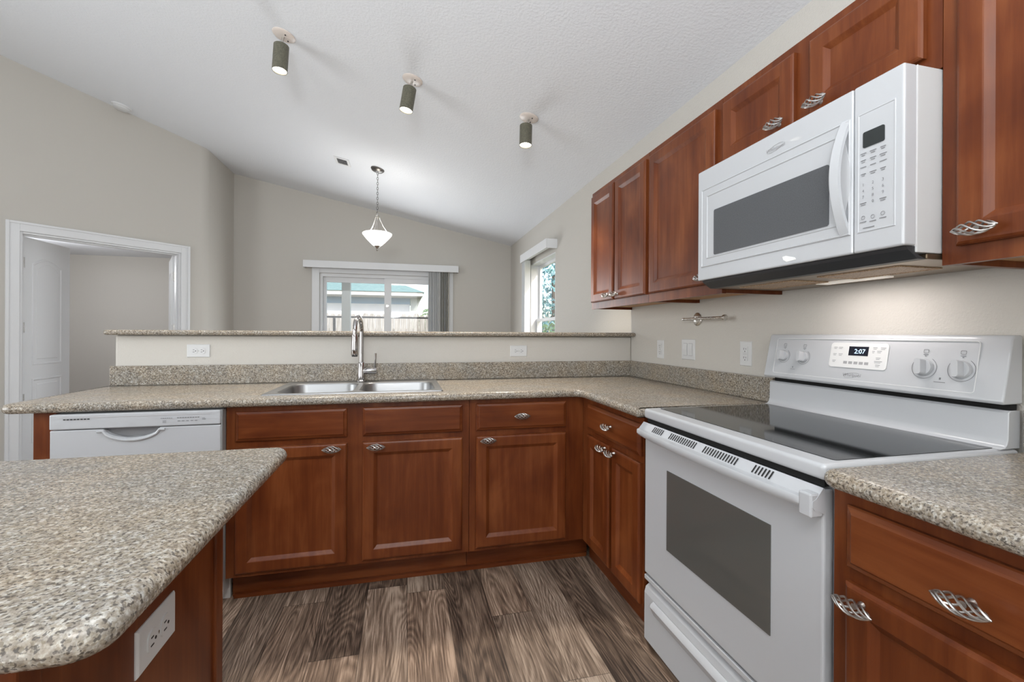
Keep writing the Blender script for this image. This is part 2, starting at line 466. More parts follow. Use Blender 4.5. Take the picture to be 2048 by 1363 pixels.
# half wall that carries the bar
YB = 2.823
struct(obj('wall_half', box(-1.521, XR, YB, YB + .12, 0, 1.201), WALL, bevel=.012, seg=3))

# double doors: casing, jambs, leaves
casing = MB()
def dbox(s0, s1, o0, o1, z0, z1):
    return MB().prism([tuple(dg_pt(s0, o0)), tuple(dg_pt(s1, o0)), tuple(dg_pt(s1, o1)), tuple(dg_pt(s0, o1))], z0, z1)
CW = .082
casing = merge(dbox(DS0 - CW, DS0, -.018, 0, 0, DZ + CW), dbox(DS1, DS1 + CW, -.018, 0, 0, DZ + CW), dbox(DS0, DS1, -.018, 0, DZ, DZ + CW),
               dbox(DS0 - CW, DS0 - CW + .02, -.026, -.018, 0, DZ + CW), dbox(DS1 + CW - .02, DS1 + CW, -.026, -.018, 0, DZ + CW), dbox(DS0 - CW + .02, DS1 + CW - .02, -.026, -.018, DZ + CW - .02, DZ + CW),
               dbox(DS0, DS0 + .018, -.004, .125, 0, DZ), dbox(DS1 - .018, DS1, -.004, .125, 0, DZ), dbox(DS0 + .018, DS1 - .018, -.004, .125, DZ - .018, DZ),
               dbox(DS0 + .018, DS0 + .03, .03, .07, 0, DZ - .018), dbox(DS1 - .03, DS1 - .018, .03, .07, 0, DZ - .018), dbox(DS0 + .03, DS1 - .03, .03, .07, DZ - .03, DZ - .018))
trim1 = struct(obj('trim_1', casing, TRIM, bevel=.003), 'white door casing around the double door opening in the diagonal wall', 'door frame')

def leaf_mesh(w, h):
    """two-panel door leaf with an arched upper panel, x 0..w, both faces"""
    t = .035; m = MB().box(0, w, -t / 2, t / 2, 0, h)
    def arch(x0, x1, z0, z1, rise, sgn, ins, dy):
        pts = [(x0 + ins, z0 + ins), (x1 - ins, z0 + ins)]
        for i in range(11):
            a = i / 10; x = (x1 - ins) + (x0 - x1 + 2 * ins) * a
            pts.append((x, z1 - ins + rise * math.sin(PI * a)))
        return [(x, sgn * dy, z) for x, z in pts]
    for sgn in (-1, 1):
        for (z0, z1, rise) in ((.90, h - .22, .06), (.20, .78, 0.0)):
            L = [arch(.11, w - .11, z0, z1, rise, sgn, i, d) for i, d in ((0, t / 2 - .001), (.004, t / 2 + .006), (.014, t / 2 + .006), (.022, t / 2 - .0005))]
            m.loft(L, False, False)
            g = MB()
            L = [arch(.11, w - .11, z0, z1, rise, sgn, i, d) for i, d in ((.05, t / 2 - .001), (.056, t / 2 + .004))]
            m.loft(L, False, True)
    return m
def leaf(name, pivot, direction, label):
    r = thing(name, label, 'door', (pivot.x, pivot.y, 0), math.atan2(direction.y, direction.x))
    r['kind'] = 'structure'
    obj('leaf_panel', leaf_mesh(.585, 2.035).map(lambda p: (p.x, p.y, p.z + .012)), TRIM, r)
    return r
dl = leaf('door_1', dg_pt(DS1 - .020, .10), Vector((-.02, .9998)), 'white two-panel arched door leaf standing open behind the left jamb')
for z in (.62, 1.25, 1.82):
    h = merge(MB().tube([(0, 0, z - .05), (0, 0, z + .05)], .007, 10), box(.001, .03, -.019, -.0165, z - .045, z + .045), box(-.035, -.001, -.004, -.001, z - .045, z + .045))
    part(obj('hinge', h, NICKEL, dl), 'satin metal hinge')
for z in (.62, 1.25, 1.82):
    part(obj('hinge', dbox(DS0 + .0182, DS0 + .0206, .072, .104, z - .05, z + .05), NICKEL, trim1), 'satin metal hinge leaf on the right jamb')
dr = leaf('door_2', dg_pt(DS0 + .020, .10), Vector((-.455, .890)), 'white door leaf folded open edge-on at the right jamb')
for z in (.62, 1.25, 1.82):
    h = merge(MB().tube([(0, 0, z - .05), (0, 0, z + .05)], .007, 10), box(.001, .03, .0165, .019, z - .045, z + .045))
    part(obj('hinge', h, NICKEL, dr), 'satin metal hinge')

# baseboards
struct(obj('baseboard_far', boxes((-2.18, SX0 - .09, YFAR - .014, YFAR, 0, .09), (SX1 + .09, XR - .015, YFAR - .014, YFAR, 0, .09)), TRIM))
struct(obj('baseboard_right', box(XR - .014, XR, YB + .122, YFAR - .015, 0, .09), TRIM))
struct(obj('baseboard_diagonal', dbox(DS1 + CW + .002, 2.58, -.014, 0, 0, .09), TRIM))
struct(obj('baseboard_cabinet', boxes((-.755, .975, 2.262, 2.282, 0, .018)), WOODH))

# ---------------- sliding glass door in the far wall (window_1)
w1 = thing('window_1', 'white framed sliding glass door in the far wall', 'window', (0, YFAR, 0)); w1['kind'] = 'structure'
obj('casing', boxes((SX0 - .095, SX0, -.02, 0, 0, SZ1 + .09), (SX1, SX1 + .09, -.02, 0, 0, SZ1 + .09), (SX0, SX1, -.02, 0, SZ1, SZ1 + .09)), TRIM, w1, bevel=.004)
obj('outer_frame', boxes((SX0, SX0 + .035, .02, .13, 0, SZ1), (SX1 - .035, SX1, .02, .13, 0, SZ1), (SX0 + .035, SX1 - .035, .02, .13, SZ1 - .045, SZ1), (SX0 + .035, SX1 - .035, .02, .13, 0, .03)), TRIM, w1)
def panel_frame(xa, xb, ya, yb, st=.055):
    return boxes((xa, xa + st, ya, yb, .03, SZ1 - .045), (xb - st, xb, ya, yb, .03, SZ1 - .045), (xa + st, xb - st, ya, yb, SZ1 - .045 - .07, SZ1 - .045), (xa + st, xb - st, ya, yb, .03, .12))
XM_ = -.255
fx = obj('fixed_panel_frame', panel_frame(SX0 + .036, XM_ + .03, .08, .115, .04), TRIM, w1)
obj('pane', box(SX0 + .077, XM_ - .011, .096, .100, .121, SZ1 - .116), PANE, fx)
sl = obj('sliding_panel_frame', panel_frame(XM_ - .03, SX1 - .036, .035, .07, .095), TRIM, w1)
obj('pane', box(XM_ + .066, SX1 - .132, .050, .054, .121, SZ1 - .116), PANE, sl)
obj('latch', merge(MB().lathe([(.012, -.012), (.012, 0)], (XM_ + .02, .034, 1.60), 12, 'y'), box(XM_ - .005, XM_ + .02, .02, .034, 1.585, 1.615)), NICKEL, sl)
obj('door_pull', merge(box(XM_ + .005, XM_ + .03, .005, .02, .95, 1.15), box(XM_ + .008, XM_ + .027, .02, .035, .96, .99), box(XM_ + .008, XM_ + .027, .02, .035, 1.11, 1.14)), TRIM, sl, bevel=.003)

vb = thing('vertical_blinds', 'white valance and vertical blinds bunched right on the glass door', 'blinds', (0, YFAR, 0))
obj('valance', merge(box(-1.322, .748, -.13, -.118, 2.09, 2.185), box(-1.322, -1.31, -.118, 0, 2.09, 2.185), box(.736, .748, -.118, 0, 2.09, 2.185), box(-1.31, .736, -.118, 0, 2.173, 2.185)), TRIM, vb, bevel=.003)
obj('head_rail', box(-1.28, .72, -.10, -.06, 2.125, 2.165), BLIND, vb)
for i in range(12):
    x = .345 + i * .0245; a = math.radians(62 if i < 7 else 80) + random.uniform(-.12, .12)
    L = []
    for t, bow in ((-.044, .004), (-.022, 0), (0, -.002), (.022, 0), (.044, .004)):
        L.append((t, bow))
    pts = [(x + t * math.cos(a) - bw * math.sin(a), -.08 + t * math.sin(a) + bw * math.cos(a)) for t, bw in L]
    pts2 = [(px + .0012 * math.sin(a), py - .0012 * math.cos(a)) for px, py in reversed(pts)]
    obj('slat', MB().prism(pts + pts2, .04, 2.12), BLIND if i < 7 else BLINDG, vb, smooth=True)

# ---------------- window in the right wall (window_2)
w2 = thing('window_2', 'white single-hung window recessed in the right dining wall', 'window', (XR, 0, 0)); w2['kind'] = 'structure'
gx = .128
obj('jamb_lining', boxes((.001, .149, WY0, WY0 + .012, WZ0, WZ1), (.001, .149, WY1 - .012, WY1, WZ0, WZ1), (.001, .149, WY0 + .012, WY1 - .012, WZ1 - .012, WZ1)), TRIM, w2)
obj('window_sill', box(-.04, .149, WY0 - .02, WY1 + .02, WZ0 - .03, WZ0), TRIM, w2, bevel=.005) if False else obj('window_sill', box(.001, .149, WY0 + .012, WY1 - .012, WZ0, WZ0 + .02), TRIM, w2)
def sash(z0, z1, x0, x1):
    a, b = WY0 + .013, WY1 - .013
    return boxes((x0, x1, a, a + .04, z0, z1), (x0, x1, b - .04, b, z0, z1), (x0, x1, a + .04, b - .04, z0, z0 + .035), (x0, x1, a + .04, b - .04, z1 - .035, z1))
us = obj('upper_sash', sash(1.375, WZ1 - .013, gx - .02, gx + .01), TRIM, w2)
obj('pane', box(gx - .006, gx - .003, WY0 + .053, WY1 - .053, 1.41, WZ1 - .048), PANE, us)
ls = obj('lower_sash', sash(WZ0 + .021, 1.405, gx - .055, gx - .025), TRIM, w2)
obj('pane', box(gx - .041, gx - .038, WY0 + .053, WY1 - .053, WZ0 + .056, 1.37), PANE, ls)
vb2 = thing('vertical_blinds', 'short white valance and stacked blinds on the right wall window', 'blinds', (XR, 0, 0))
obj('valance', merge(box(-.127, -.115, 4.389, 5.455, 2.115, 2.213), box(-.115, 0, 4.389, 4.401, 2.115, 2.213), box(-.115, 0, 5.443, 5.455, 2.115, 2.213), box(-.115, 0, 4.401, 5.443, 2.201, 2.213)), TRIM, vb2, bevel=.003)
obj('head_rail', box(-.095, -.055, 4.42, 5.43, 2.135, 2.175), BLIND, vb2)
for i in range(7):
    y = 5.28 + i * .022
    obj('slat', MB().prism([(-.115, y - .012), (-.075, y - .003), (-.035, y + .012), (-.0345, y + .0135), (-.075, y - .0015), (-.1155, y - .0105)], .93, 2.13), BLIND, vb2, smooth=True)

# ================================================================== CABINETS
def pull_mesh():
    m = MB(); L = .076; R = .0135; off = -.030
    for w in range(6):
        path = []
        for i in range(15):
            t = i / 14; a = 2 * PI * w / 6 + t * PI * 1.35; r = R * math.sin(PI * t) ** .75 * .98 + .0012
            path.append((-L / 2 + L * t, off + r * math.cos(a), r * math.sin(a)))
        m.tube(path, .0023, 6)
    for sx in (-1, 1):
        m.lathe([(.0012, -L / 2 - .004), (.0034, -L / 2 - .001), (.0036, -L / 2 + .003), (.002, -L / 2 + .007)] if sx < 0 else
                [(.002, L / 2 - .007), (.0036, L / 2 - .003), (.0034, L / 2 + .001), (.0012, L / 2 + .004)], (0, off, 0), 10, 'x')
    m.lathe([(.0075, -.0005), (.0065, -.004), (.0042, -.008), (.0042, off + R - .002), (.006, off + R - .006)], (0, 0, 0), 12, 'y')
    return m
_pull = None
def pull(parent, x, y, z, ang=0.0, label=None):
    global _pull
    if _pull is None:
        o = obj('handle', pull_mesh(), PEWTER, parent, smooth=True); _pull = o.data
    else:
        o = bpy.data.objects.new('handle', _pull); COL.objects.link(o); o.parent = parent
    o.location = (x, y, z); o.rotation_euler = (0, ang, 0)
    part(o, 'twisted birdcage pull in pewter')
    return o
DOOR_R = [(0, -.013), (.003, -.017), (.008, -.0195), (.013, -.020), (.050, -.020), (.0525, -.0188), (.0645, -.0105), (.067, -.0088), (.072, -.0085)]
DRAW_R = [(0, -.010), (.003, -.013), (.012, -.0165), (.016, -.020)]
def door(root, x0, x1, z0, z1, hp=None, y=-.0005):
    o = obj('door', MB().rings(x1 - x0, z1 - z0, DOOR_R, x0, z0, y).map(lambda p: p), WOOD, root)
    if hp: pull(o, hp[0], -.020, hp[1])
    return o
def drawer(root, x0, x1, z0, z1, hp=None):
    o = obj('drawer_front', MB().rings(x1 - x0, z1 - z0, DRAW_R, x0, z0, -.0005), WOODH, root)
    if hp: pull(o, hp[0], -.020, hp[1])
    return o
def carcass(w, d, z0, z1, t=.016, top=False):
    m = boxes((0, t, .019, d, z0, z1), (w - t, w, .019, d, z0, z1), (t, w - t, d - t, d, z0, z1), (t, w - t, .019, d - t, z0, z0 + t))
    if top: m.box(t, w - t, .019, d - t, z1 - t, z1)
    return m
def frame(w, z0, z1, xs, zs):
    """face frame 19 mm thick: stiles at the (x0,x1) pairs in xs, rails at the (z0,z1) pairs in zs"""
    m = MB()
    for a, b in xs: m.box(a, b, 0, .019, z0, z1)
    for (x0, x1) in zip([a[1] for a in xs[:-1]], [a[0] for a in xs[1:]]):
        for a, b in zs: m.box(x0, x1, 0, .0185, a, b)
    return m
FR = 2.197           # rear run: face frame plane
FX = .926            # right run: face frame plane
ZB, ZT = .128, .889
RZ = [(ZB, ZB + .035), (.69, .745), (.85, ZT)]
# end panel at the left of the dishwasher
tag(obj('end_panel', box(-1.462, -1.385, FR, YB, 0, .889), WOOD, bevel=.002), 'narrow cherry end panel at the left side of the dishwasher', 'panel')
# sink base
c = thing('sink_base_cabinet', 'cherry base cabinet under the sink with two doors and false drawer fronts', 'cabinet', (-.765, FR, 0))
Wd = .315 + .765
obj('carcass', carcass(Wd, YB - FR, ZB, ZT), WOOD, c)
obj('face_frame', frame(Wd, ZB, ZT, [(0, .05), (.485, .595), (Wd - .045, Wd)], RZ), WOOD, c)
obj('toe_kick', box(0, Wd, .085, .10, 0, ZB), WOODH, c)
sx = .765
d1 = door(c, -.727 + sx, -.2595 + sx, .147, .705, (-.322 + sx, .686))
d2 = door(c, -.1905 + sx, .281 + sx, .147, .705, (-.128 + sx, .686))
drawer(c, -.727 + sx, -.2595 + sx, .733, .867); drawer(c, -.1905 + sx, .281 + sx, .733, .867)
# drawer base beside the corner
c = thing('base_cabinet', 'cherry base cabinet right of the sink base with one drawer over one door', 'cabinet', (.317, FR, 0), group=None)
Wd = FX - .317
obj('carcass', carcass(Wd, YB - FR, ZB, ZT), WOOD, c)
obj('face_frame', frame(Wd, ZB, ZT, [(0, .04), (.50, Wd)], RZ), WOOD, c)
obj('toe_kick', box(0, Wd + .06, .085, .10, 0, ZB), WOODH, c)
door(c, .349 - .317, .825 - .317, .147, .705, (.405 - .317, .688))
drawer(c, .349 - .317, .825 - .317, .733, .867, (.578 - .317, .803))
# right run, between corner and range
RT = -PI / 2
c = thing('base_cabinet', 'narrow cherry base cabinet with two doors between the corner and the range', 'cabinet', (FX, FR - .0015, 0), RT)
Wd = FR - .0015 - 1.578
obj('carcass', carcass(Wd, XR - FX, ZB, ZT), WOOD, c)
obj('face_frame', frame(Wd, ZB, ZT, [(0, .085), (Wd - .03, Wd)], RZ), WOOD, c)
obj('toe_kick', box(-.06, Wd, .065, .08, 0, ZB), WOODH, c)
y0 = FR
door(c, y0 - 2.112, y0 - 1.862, .147, .705, (y0 - 1.892, .69))
door(c, y0 - 1.833, y0 - 1.588, .147, .705, (y0 - 1.80, .69))
drawer(c, y0 - 2.112, y0 - 1.588, .733, .862, (y0 - 1.835, .800))
# right run, near side of range
c = thing('base_cabinet', 'cherry base cabinet at the near right of the range with wide drawer and door', 'cabinet', (FX, .781, 0), RT)
Wd = .51
obj('carcass', carcass(Wd, XR - FX, ZB, ZT), WOOD, c)
obj('face_frame', frame(Wd, ZB, ZT, [(0, .045), (Wd - .045, Wd)], RZ), WOOD, c)
obj('toe_kick', box(0, Wd, .065, .08, 0, ZB), WOODH, c)
door(c, .037, Wd - .037, .147, .700, (.781 - .704, .672))
drawer(c, .037, Wd - .037, .730, .861, (.781 - .525, .783))

# upper cabinets
UX = 1.2545; UD = XR - UX; UZ0, UZ1 = 1.388, 2.182
def upper(label, ya, yb, z0, doors, stiles, name='wall_cabinet'):
    c = thing(name, label, 'cabinet', (UX, ya, 0), RT)
    w = ya - yb
    cm_ = carcass(w, UD, z0 + .022, UZ1, top=True)
    cm_.box(0, .016, .0195, UD, z0 + .002, z0 + .022); cm_.box(w - .016, w, .0195, UD, z0 + .002, z0 + .022)
    obj('carcass', cm_, WOOD, c)
    obj('face_frame', frame(w, z0, UZ1, [(ya - a, ya - b) for a, b in stiles], [(z0, z0 + .045), (UZ1 - .04, UZ1)]), WOOD, c)
    part(obj('underside_panel', box(.017, w - .017, .020, UD - .017, z0 + .018, z0 + .0215), WOODRAW, c), 'unstained orange underside')
    for a, b, zz, h in doors:
        door(c, ya - a, ya - b, zz, 2.150, (ya - h, zz + .028))
    return c
upper('cherry wall cabinet with two narrow doors at the far end of the uppers', 2.832, 2.102, UZ0,
      [(2.815, 2.486, 1.432, 2.53), (2.466, 2.115, 1.432, 2.42)], [(2.832, 2.79), (2.50, 2.45), (2.14, 2.102)])
upper('cherry wall cabinet with one wide door just left of the microwave', 2.10, 1.5465, UZ0,
      [(2.078, 1.576, 1.432, 1.625)], [(2.10, 2.05), (1.60, 1.5465)])
upper('short cherry wall cabinet with two doors above the microwave', 1.545, .7895, 1.866,
      [(1.530, 1.196, 1.905, 1.245), (1.138, .822, 1.905, 1.092)], [(1.545, 1.50), (1.215, 1.12), (.84, .7895)])
upper('cherry wall cabinet at the near right of the microwave', .788, .28, UZ0,
      [(.753, .315, 1.428, .700)], [(.788, .72), (.35, .28)])

# ================================================================== COUNTERTOPS
ZC0, ZC = .890, .928
CR = .019
YC = 2.150; XC = .884
out = fillet([(-1.56, YC), (XC, YC), (XC, 1.566), (XR - .002, 1.566), (XR - .002, YB - .002), (-1.545, YB - .002)], [.05, .035, .006, 0, 0, .01], 7)
ct = thing('countertop', 'speckled beige L-shaped countertop around the sink and corner', 'countertop', (0, 0, 0))
SKX0, SKX1, SKY0, SKY1 = -.642, .190, 2.236, 2.788
hole = fillet([(SKX0 + .02, SKY0 + .02), (SKX1 - .02, SKY0 + .02), (SKX1 - .02, SKY1 - .03), (SKX0 + .02, SKY1 - .03)], .03, 4)
obj('worktop', slab(out, ZC0, ZC, CR, [hole]), GRAN, ct, smooth=True)
obj('backsplash', merge(box(-1.535, XR - .003, YB - .020, YB - .001, ZC + .0004, 1.034), box(XR - .020, XR - .002, 1.572, YB - .0205, ZC + .0004, 1.034)), GRAN, ct, bevel=.003)
out = fillet([(XC, .292), (XR - .002, .292), (XR - .002, .789), (XC, .789)], [.0, 0, 0, .035], 7)
ct2 = thing('countertop', 'speckled countertop on the cabinet at the near right of the range', 'countertop', (0, 0, 0))
obj('worktop', slab(out, ZC0, ZC, CR), GRAN, ct2, smooth=True)
obj('backsplash', box(XR - .020, XR - .002, .294, .786, ZC + .0004, 1.034), GRAN, ct2, bevel=.003)
out = fillet([(-1.553, 2.762), (XR - .002, 2.762), (XR - .002, 3.13), (-1.553, 3.13)], [.03, 0, 0, .03], 6)
br = obj('bar_counter', slab(out, 1.2015, 1.2285, .0132), GRAN, smooth=True)
tag(br, 'long speckled raised bar top on the half wall behind the sink', 'bar counter')

# island
isl = thing('kitchen_island', 'cherry island cabinet at the lower left under the speckled top', 'island', (-.395, 0, 0))
obj('carcass', box(-1.15, -.004, .575, 1.10, .1, .889), WOOD, isl)
obj('side_panel', box(-.004, .0, .60, 1.066, 0, .889), WOOD, isl)
obj('corner_post', box(-.05, .006, 1.066, 1.104, 0, .889), WOOD, isl, bevel=.003)
obj('corner_post', box(-.05, .006, .565, .60, 0, .889), WOOD, isl, bevel=.003)
obj('toe_kick', box(-1.12, -.06, .62, 1.06, 0, .1), WOODH, isl)
out = fillet([(-1.62, .514), (-.287, .514), (-.287, 1.247), (-1.62, 1.247)], [.03, .042, .035, .03], 9)
tag(obj('island_countertop', slab(out, ZC0, ZC, CR), GRAN, smooth=True), 'large speckled island top with rounded corners at the lower left', 'countertop')

# ================================================================== SINK + FAUCET
sk = thing('kitchen_sink', 'double bowl stainless steel drop-in sink in the countertop', 'sink', (0, 0, ZC))
bm = bmesh.new()
def ringv(pts, z): return [bm.verts.new((x, y, z)) for x, y in pts]
def rrect(x0, x1, y0, y1, r, k=5): return fillet([(x0, y0), (x1, y0), (x1, y1), (x0, y1)], r, k)
o1 = rrect(SKX0, SKX1, SKY0, SKY1, .012)
L0 = ringv(o1, .0005); L1 = ringv(inset(o1, .002), .005); L2 = ringv(inset(o1, .012), .006); L3 = ringv(inset(o1, .016), .004)
for A, B in ((L0, L1), (L1, L2), (L2, L3)):
    for j in range(len(A)): bm.faces.new((A[j], A[(j + 1) % len(A)], B[(j + 1) % len(A)], B[j]))
XD = -.236
bowls = [(SKX0 + .045, XD - .013, SKY0 + .035, SKY1 - .115), (XD + .013, SKX1 - .035, SKY0 + .035, SKY1 - .115)]
hl = [ringv(rrect(*b, .075, 7), .004) for b in bowls]
es = []
for L in [L3] + hl:
    for j in range(len(L)): 
        e = bm.edges.get((L[j], L[(j + 1) % len(L)])) or bm.edges.new((L[j], L[(j + 1) % len(L)]))
        es.append(e)
bmesh.ops.triangle_fill(bm, use_beauty=True, edges=es)
obj('rim', bm, STEEL, sk, smooth=True)
for b in bowls:
    loops = []
    for ins, z in ((-.0, .004), (.003, .0005), (.006, -.006), (.012, -.12), (.018, -.155), (.035, -.172), (.07, -.178)):
        loops.append([(x, y, z) for x, y in inset(rrect(*b, .075, 7), ins)])
    bo = obj('bowl', MB().loft(loops, False, True), STEEL, sk, smooth=True, recalc=False)
    cx, cy = (b[0] + b[1]) / 2, (b[2] + b[3]) / 2
    obj('drain', MB().lathe([(.055, -.1778), (.055, -.174), (.042, -.173), (.036, -.1765), (.0, -.1765)], (cx, cy, 0), 20), CHROME, bo, smooth=True)
FXF, FYF = -.247, 2.735
fc = thing('kitchen_faucet', 'tall chrome gooseneck pull-down faucet behind the sink', 'faucet', (FXF, FYF, ZC + .006))
obj('base', MB().lathe([(.030, 0), (.030, .004), (.024, .010), (.0195, .012), (.0195, .105), (.016, .112)], (0, 0, 0), 24), CHROME, fc, smooth=True)
gp = [(0, 0, .11), (0, 0, .20), (0, 0, .29)]
R = .085
dv = Vector((-.12, -.993)).normalized()
for i in range(1, 15):
    a = PI * i / 14
    rr = R * (1 - math.cos(a)); gp.append((dv.x * rr, dv.y * rr, .29 + R * math.sin(a)))
gp.append((dv.x * 2 * R, dv.y * 2 * R, .27))
obj('spout', MB().tube(gp, .0125, 14), CHROME, fc, smooth=True)
ex, ey = dv.x * 2 * R, dv.y * 2 * R
sh = obj('spray_head', MB().lathe([(.0135, .275), (.0165, .262), (.0185, .20), (.019, .165), (.0165, .160)], (ex, ey, 0), 20), CHROME, fc, smooth=True)
obj('aerator', MB().lathe([(.016, .1605), (.0155, .154), (.011, .154)], (ex, ey, 0), 18), BLACKP, sh, smooth=True)
obj('handle_body', MB().lathe([(.0175, .012), (.0195, .03), (.0195, .082), (.0175, .086)], (0, 0, .062), 20, 'x'), CHROME, fc, smooth=True)
obj('lever', MB().tube([(.076, 0, .078), (.077, -.004, .115), (.080, -.010, .165)], [.0065, .0062, .0060], 10), CHROME, fc, smooth=True)

# ================================================================== DISHWASHER
dw = thing('dishwasher', 'white dishwasher under the counter left of the sink cabinet', 'dishwasher', (-1.3775, 2.150, 0))
DWW = .607
obj('tub_body', box(.006, DWW - .006, .050, .62, .05, .884), WHITEP, dw)
obj('toe_panel', box(.006, DWW - .002, .125, .145, .0, .125), WHITEP, dw)
# door with a scooped pocket grip under the control panel
m = MB()
n = 25; xs = [.16 + (.40 - .16) * i / (n - 1) for i in range(n)]
DTOP = .820
def scoop(x):
    t = (x - .18) / (.38 - .18)
    return max(0.0, math.sin(PI * min(1, max(0, t)))) ** .55 * .040
m.box(0, DWW, .028, .05, .125, DTOP)
prof = [(0, .125), (DWW, .125), (DWW, DTOP)] + [(x, DTOP - scoop(x)) for x in reversed(xs)] + [(0, DTOP)]
m.prism(prof, 0, .0275, 'y')
dd = obj('door', m, WHITE, dw, bevel=.004)
lip = [(x, -.002, DTOP - .003 - scoop(x)) for x in xs]
obj('grip_lip', MB().tube([(p[0], p[1], p[2] - .006) for p in lip], .006, 8), WHITE, dd, smooth=True)
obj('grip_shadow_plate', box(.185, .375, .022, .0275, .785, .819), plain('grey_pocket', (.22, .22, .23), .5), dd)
cp = obj('control_panel', merge(box(0, DWW, -.004, .05, .823, .884)), WHITE, dw, bevel=.005)
obj('vent_slot', merge(box(.03, .57, -.0052, -.0042, .869, .8725)), plain('pale_grey_recess', (.5, .5, .51), .5), cp)
vv = MB()
for i in range(8): vv.box(.048 + i * .0115, .056 + i * .0115, -.0058, -.0044, .862, .866)
obj('vent_grille', vv, BLACKP, cp)
lg = MB()
for i in range(6): lg.box(.385 + i * .0075, .390 + i * .0075, -.0056, -.0046, .8555, .8575)
for i in range(9): lg.box(.445 + i * .0095, .4515 + i * .0095, -.0056, -.0046, .8555, .8585)
for i in range(2): lg.box(.392, .405, -.0056, -.0046, .838 + i * .006, .840 + i * .006)
for i in range(5): lg.box(.447 + i * .016, .456 + i * .016, -.0056, -.0046, .842, .8445)
lg.box(.538, .548, -.0056, -.0046, .852, .8535); lg.box(.538, .552, -.0056, -.0046, .847, .8485)
obj('button_print', lg, GREYP, cp)
obj('side_trim', box(DWW - .001, DWW + .004, .006, .046, .13, .882), plain('grey_trim_strip', (.35, .36, .36), .5), dw)
lbl = merge(text_mb('DW', .012, XZ(DWW - .026, .075, .1245)))
obj('toe_panel_print', lbl, GREYP, dw)

# ================================================================== RANGE
RY0, RY1 = 1.562, .793          # far and near sides
RW = RY0 - RY1; RX = .912
rg = thing('electric_range', 'white freestanding electric range with black glass cooktop', 'range', (RX, RY0, 0), RT)
RD = XR - .004 - RX
obj('body', box(.004, RW - .004, .035, RD, .03, .892), WHITE, rg)
for fx_ in (.05, RW - .05):
    for fy_ in (.08, RD - .06): obj('levelling_foot', MB().lathe([(.018, 0), (.018, .03)], (fx_, fy_, 0), 12), BLACKP, rg)
# cooktop: white frame with a rounded front edge, black glass set in
oc = fillet([(0, 0), (RW, 0), (RW, RD - .02), (0, RD - .02)], [.012, .012, 0, 0], 5)
obj('cooktop_frame', slab(oc, .893, .930, .010), WHITE, rg, smooth=True)
gl = [(.018, .095), (RW - .018, .095), (RW - .018, RD - .040), (.018, RD - .040)]
gl = fillet([(.022, .055), (RW - .022, .055), (RW - .022, RD - .060), (.022, RD - .060)], .012, 5)
cg = obj('cooktop_glass', MB().prism(gl, .9302, .9315), COOKGLASS, rg)
# riser that curves up from the cooktop, dark slot, slanted control backguard
rp = [(RD - .075, .9303), (RD - .060, .934), (RD - .052, .942), (RD - .048, .955), (RD - .046, 1.022), (RD - .040, 1.028), (RD - .004, 1.028), (RD - .004, .9303)]
rz = obj('riser', MB().prism([(a, b) for a, b in rp], .004, RW - .004, 'x').map(lambda p: p), WHITE, rg, smooth=True, bevel=.003)
obj('vent_slot', box(.014, RW - .010, RD - .030, RD - .006, 1.0285, 1.0445), DARK, rg)
GY0, GY1 = RD - .074, RD - .040      # front plane of the backguard: bottom and top
Z0g, Z1g = 1.045, 1.222
gp_ = [(GY0 + .006, Z0g), (GY0, Z0g + .006), (GY1, Z1g - .010), (GY1 + .008, Z1g), (RD - .003, Z1g), (RD - .003, Z0g)]
bgd = obj('backguard', MB().prism(gp_, 0, RW, 'x'), WHITE, rg, smooth=True, bevel=.004, seg=3)
sl_ = (GY1 - GY0) / (Z1g - Z0g); nl = math.hypot(1, sl_)
def BG(a, z, o=0.0):              # point on the slanted front: a along the width, z height, o out of the face
    y = GY0 + sl_ * (z - Z0g)
    return (a, y - o / nl, z + o * sl_ / nl)
def bg_quad(a0, a1, z0, z1, o0, o1, r=0.0):
    pl = rrect(a0, a1, z0, z1, r, 4) if r else [(a0, z0), (a1, z0), (a1, z1), (a0, z1)]
    return MB().loft([[BG(x, z, o0) for x, z in pl], [BG(x, z, o1) for x, z in pl]])
def yv(y): return RY0 - y
# embossed border line around the fascia
def bg_line(pts, w=.0016):
    return MB().tube([BG(a, z, .0004) for a, z in pts], w, 6)
pl = rrect(.045, RW - .062, 1.066, 1.205, .008, 4)
obj('fascia_border', bg_line(pl + [pl[0]], .0012), plain('white_border_bead', (.78, .79, .79), .25), bgd, smooth=True)
ck = obj('control_display_panel', bg_quad(.285, .480, 1.108, 1.193, 0, .0022, .010), plain('bright_control_panel', (.80, .805, .80), .3), bgd)
obj('clock_display', bg_quad(.352, .418, 1.150, 1.181, .0022, .003), CLOCKD, ck)
def bg_text(s, size, a, z, o, align='CENTER', shear=0): return text_mb(s, size, lambda x, y: BG(a + x, z + y, o), align, 0, shear)
obj('clock_digits', bg_text('2:07', .0215, .390, 1.1575, .0034), DIGIT, ck)
bp_ = [MB(), MB()]
for a, z, w in ((.297, 1.176, .012), (.315, 1.176, .014), (.432, 1.178, .013), (.456, 1.178, .016), (.430, 1.166, .008), (.446, 1.167, .014),
                (.297, 1.153, .012), (.317, 1.153, .014), (.297, 1.130, .012), (.445, 1.145, .014), (.441, 1.134, .024), (.446, 1.122, .014)):
    k_ = 0 if a < .34 else 1
    bp_[k_] = merge(bp_[k_], bg_quad(a, a + w, z, z + .0018, .0022, .0030), bg_quad(a + .001, a + w * .8, z - .0045, z - .003, .0022, .0030))
PGREY = plain('pale_grey_print', (.40, .40, .41), .5)
for k_ in bp_: obj('button_print', k_, PGREY, ck)
for i in range(5): obj('button', bg_quad(.338 + i * .018, .351 + i * .018, 1.121, 1.130, .0022, .0026), PGREY, ck)
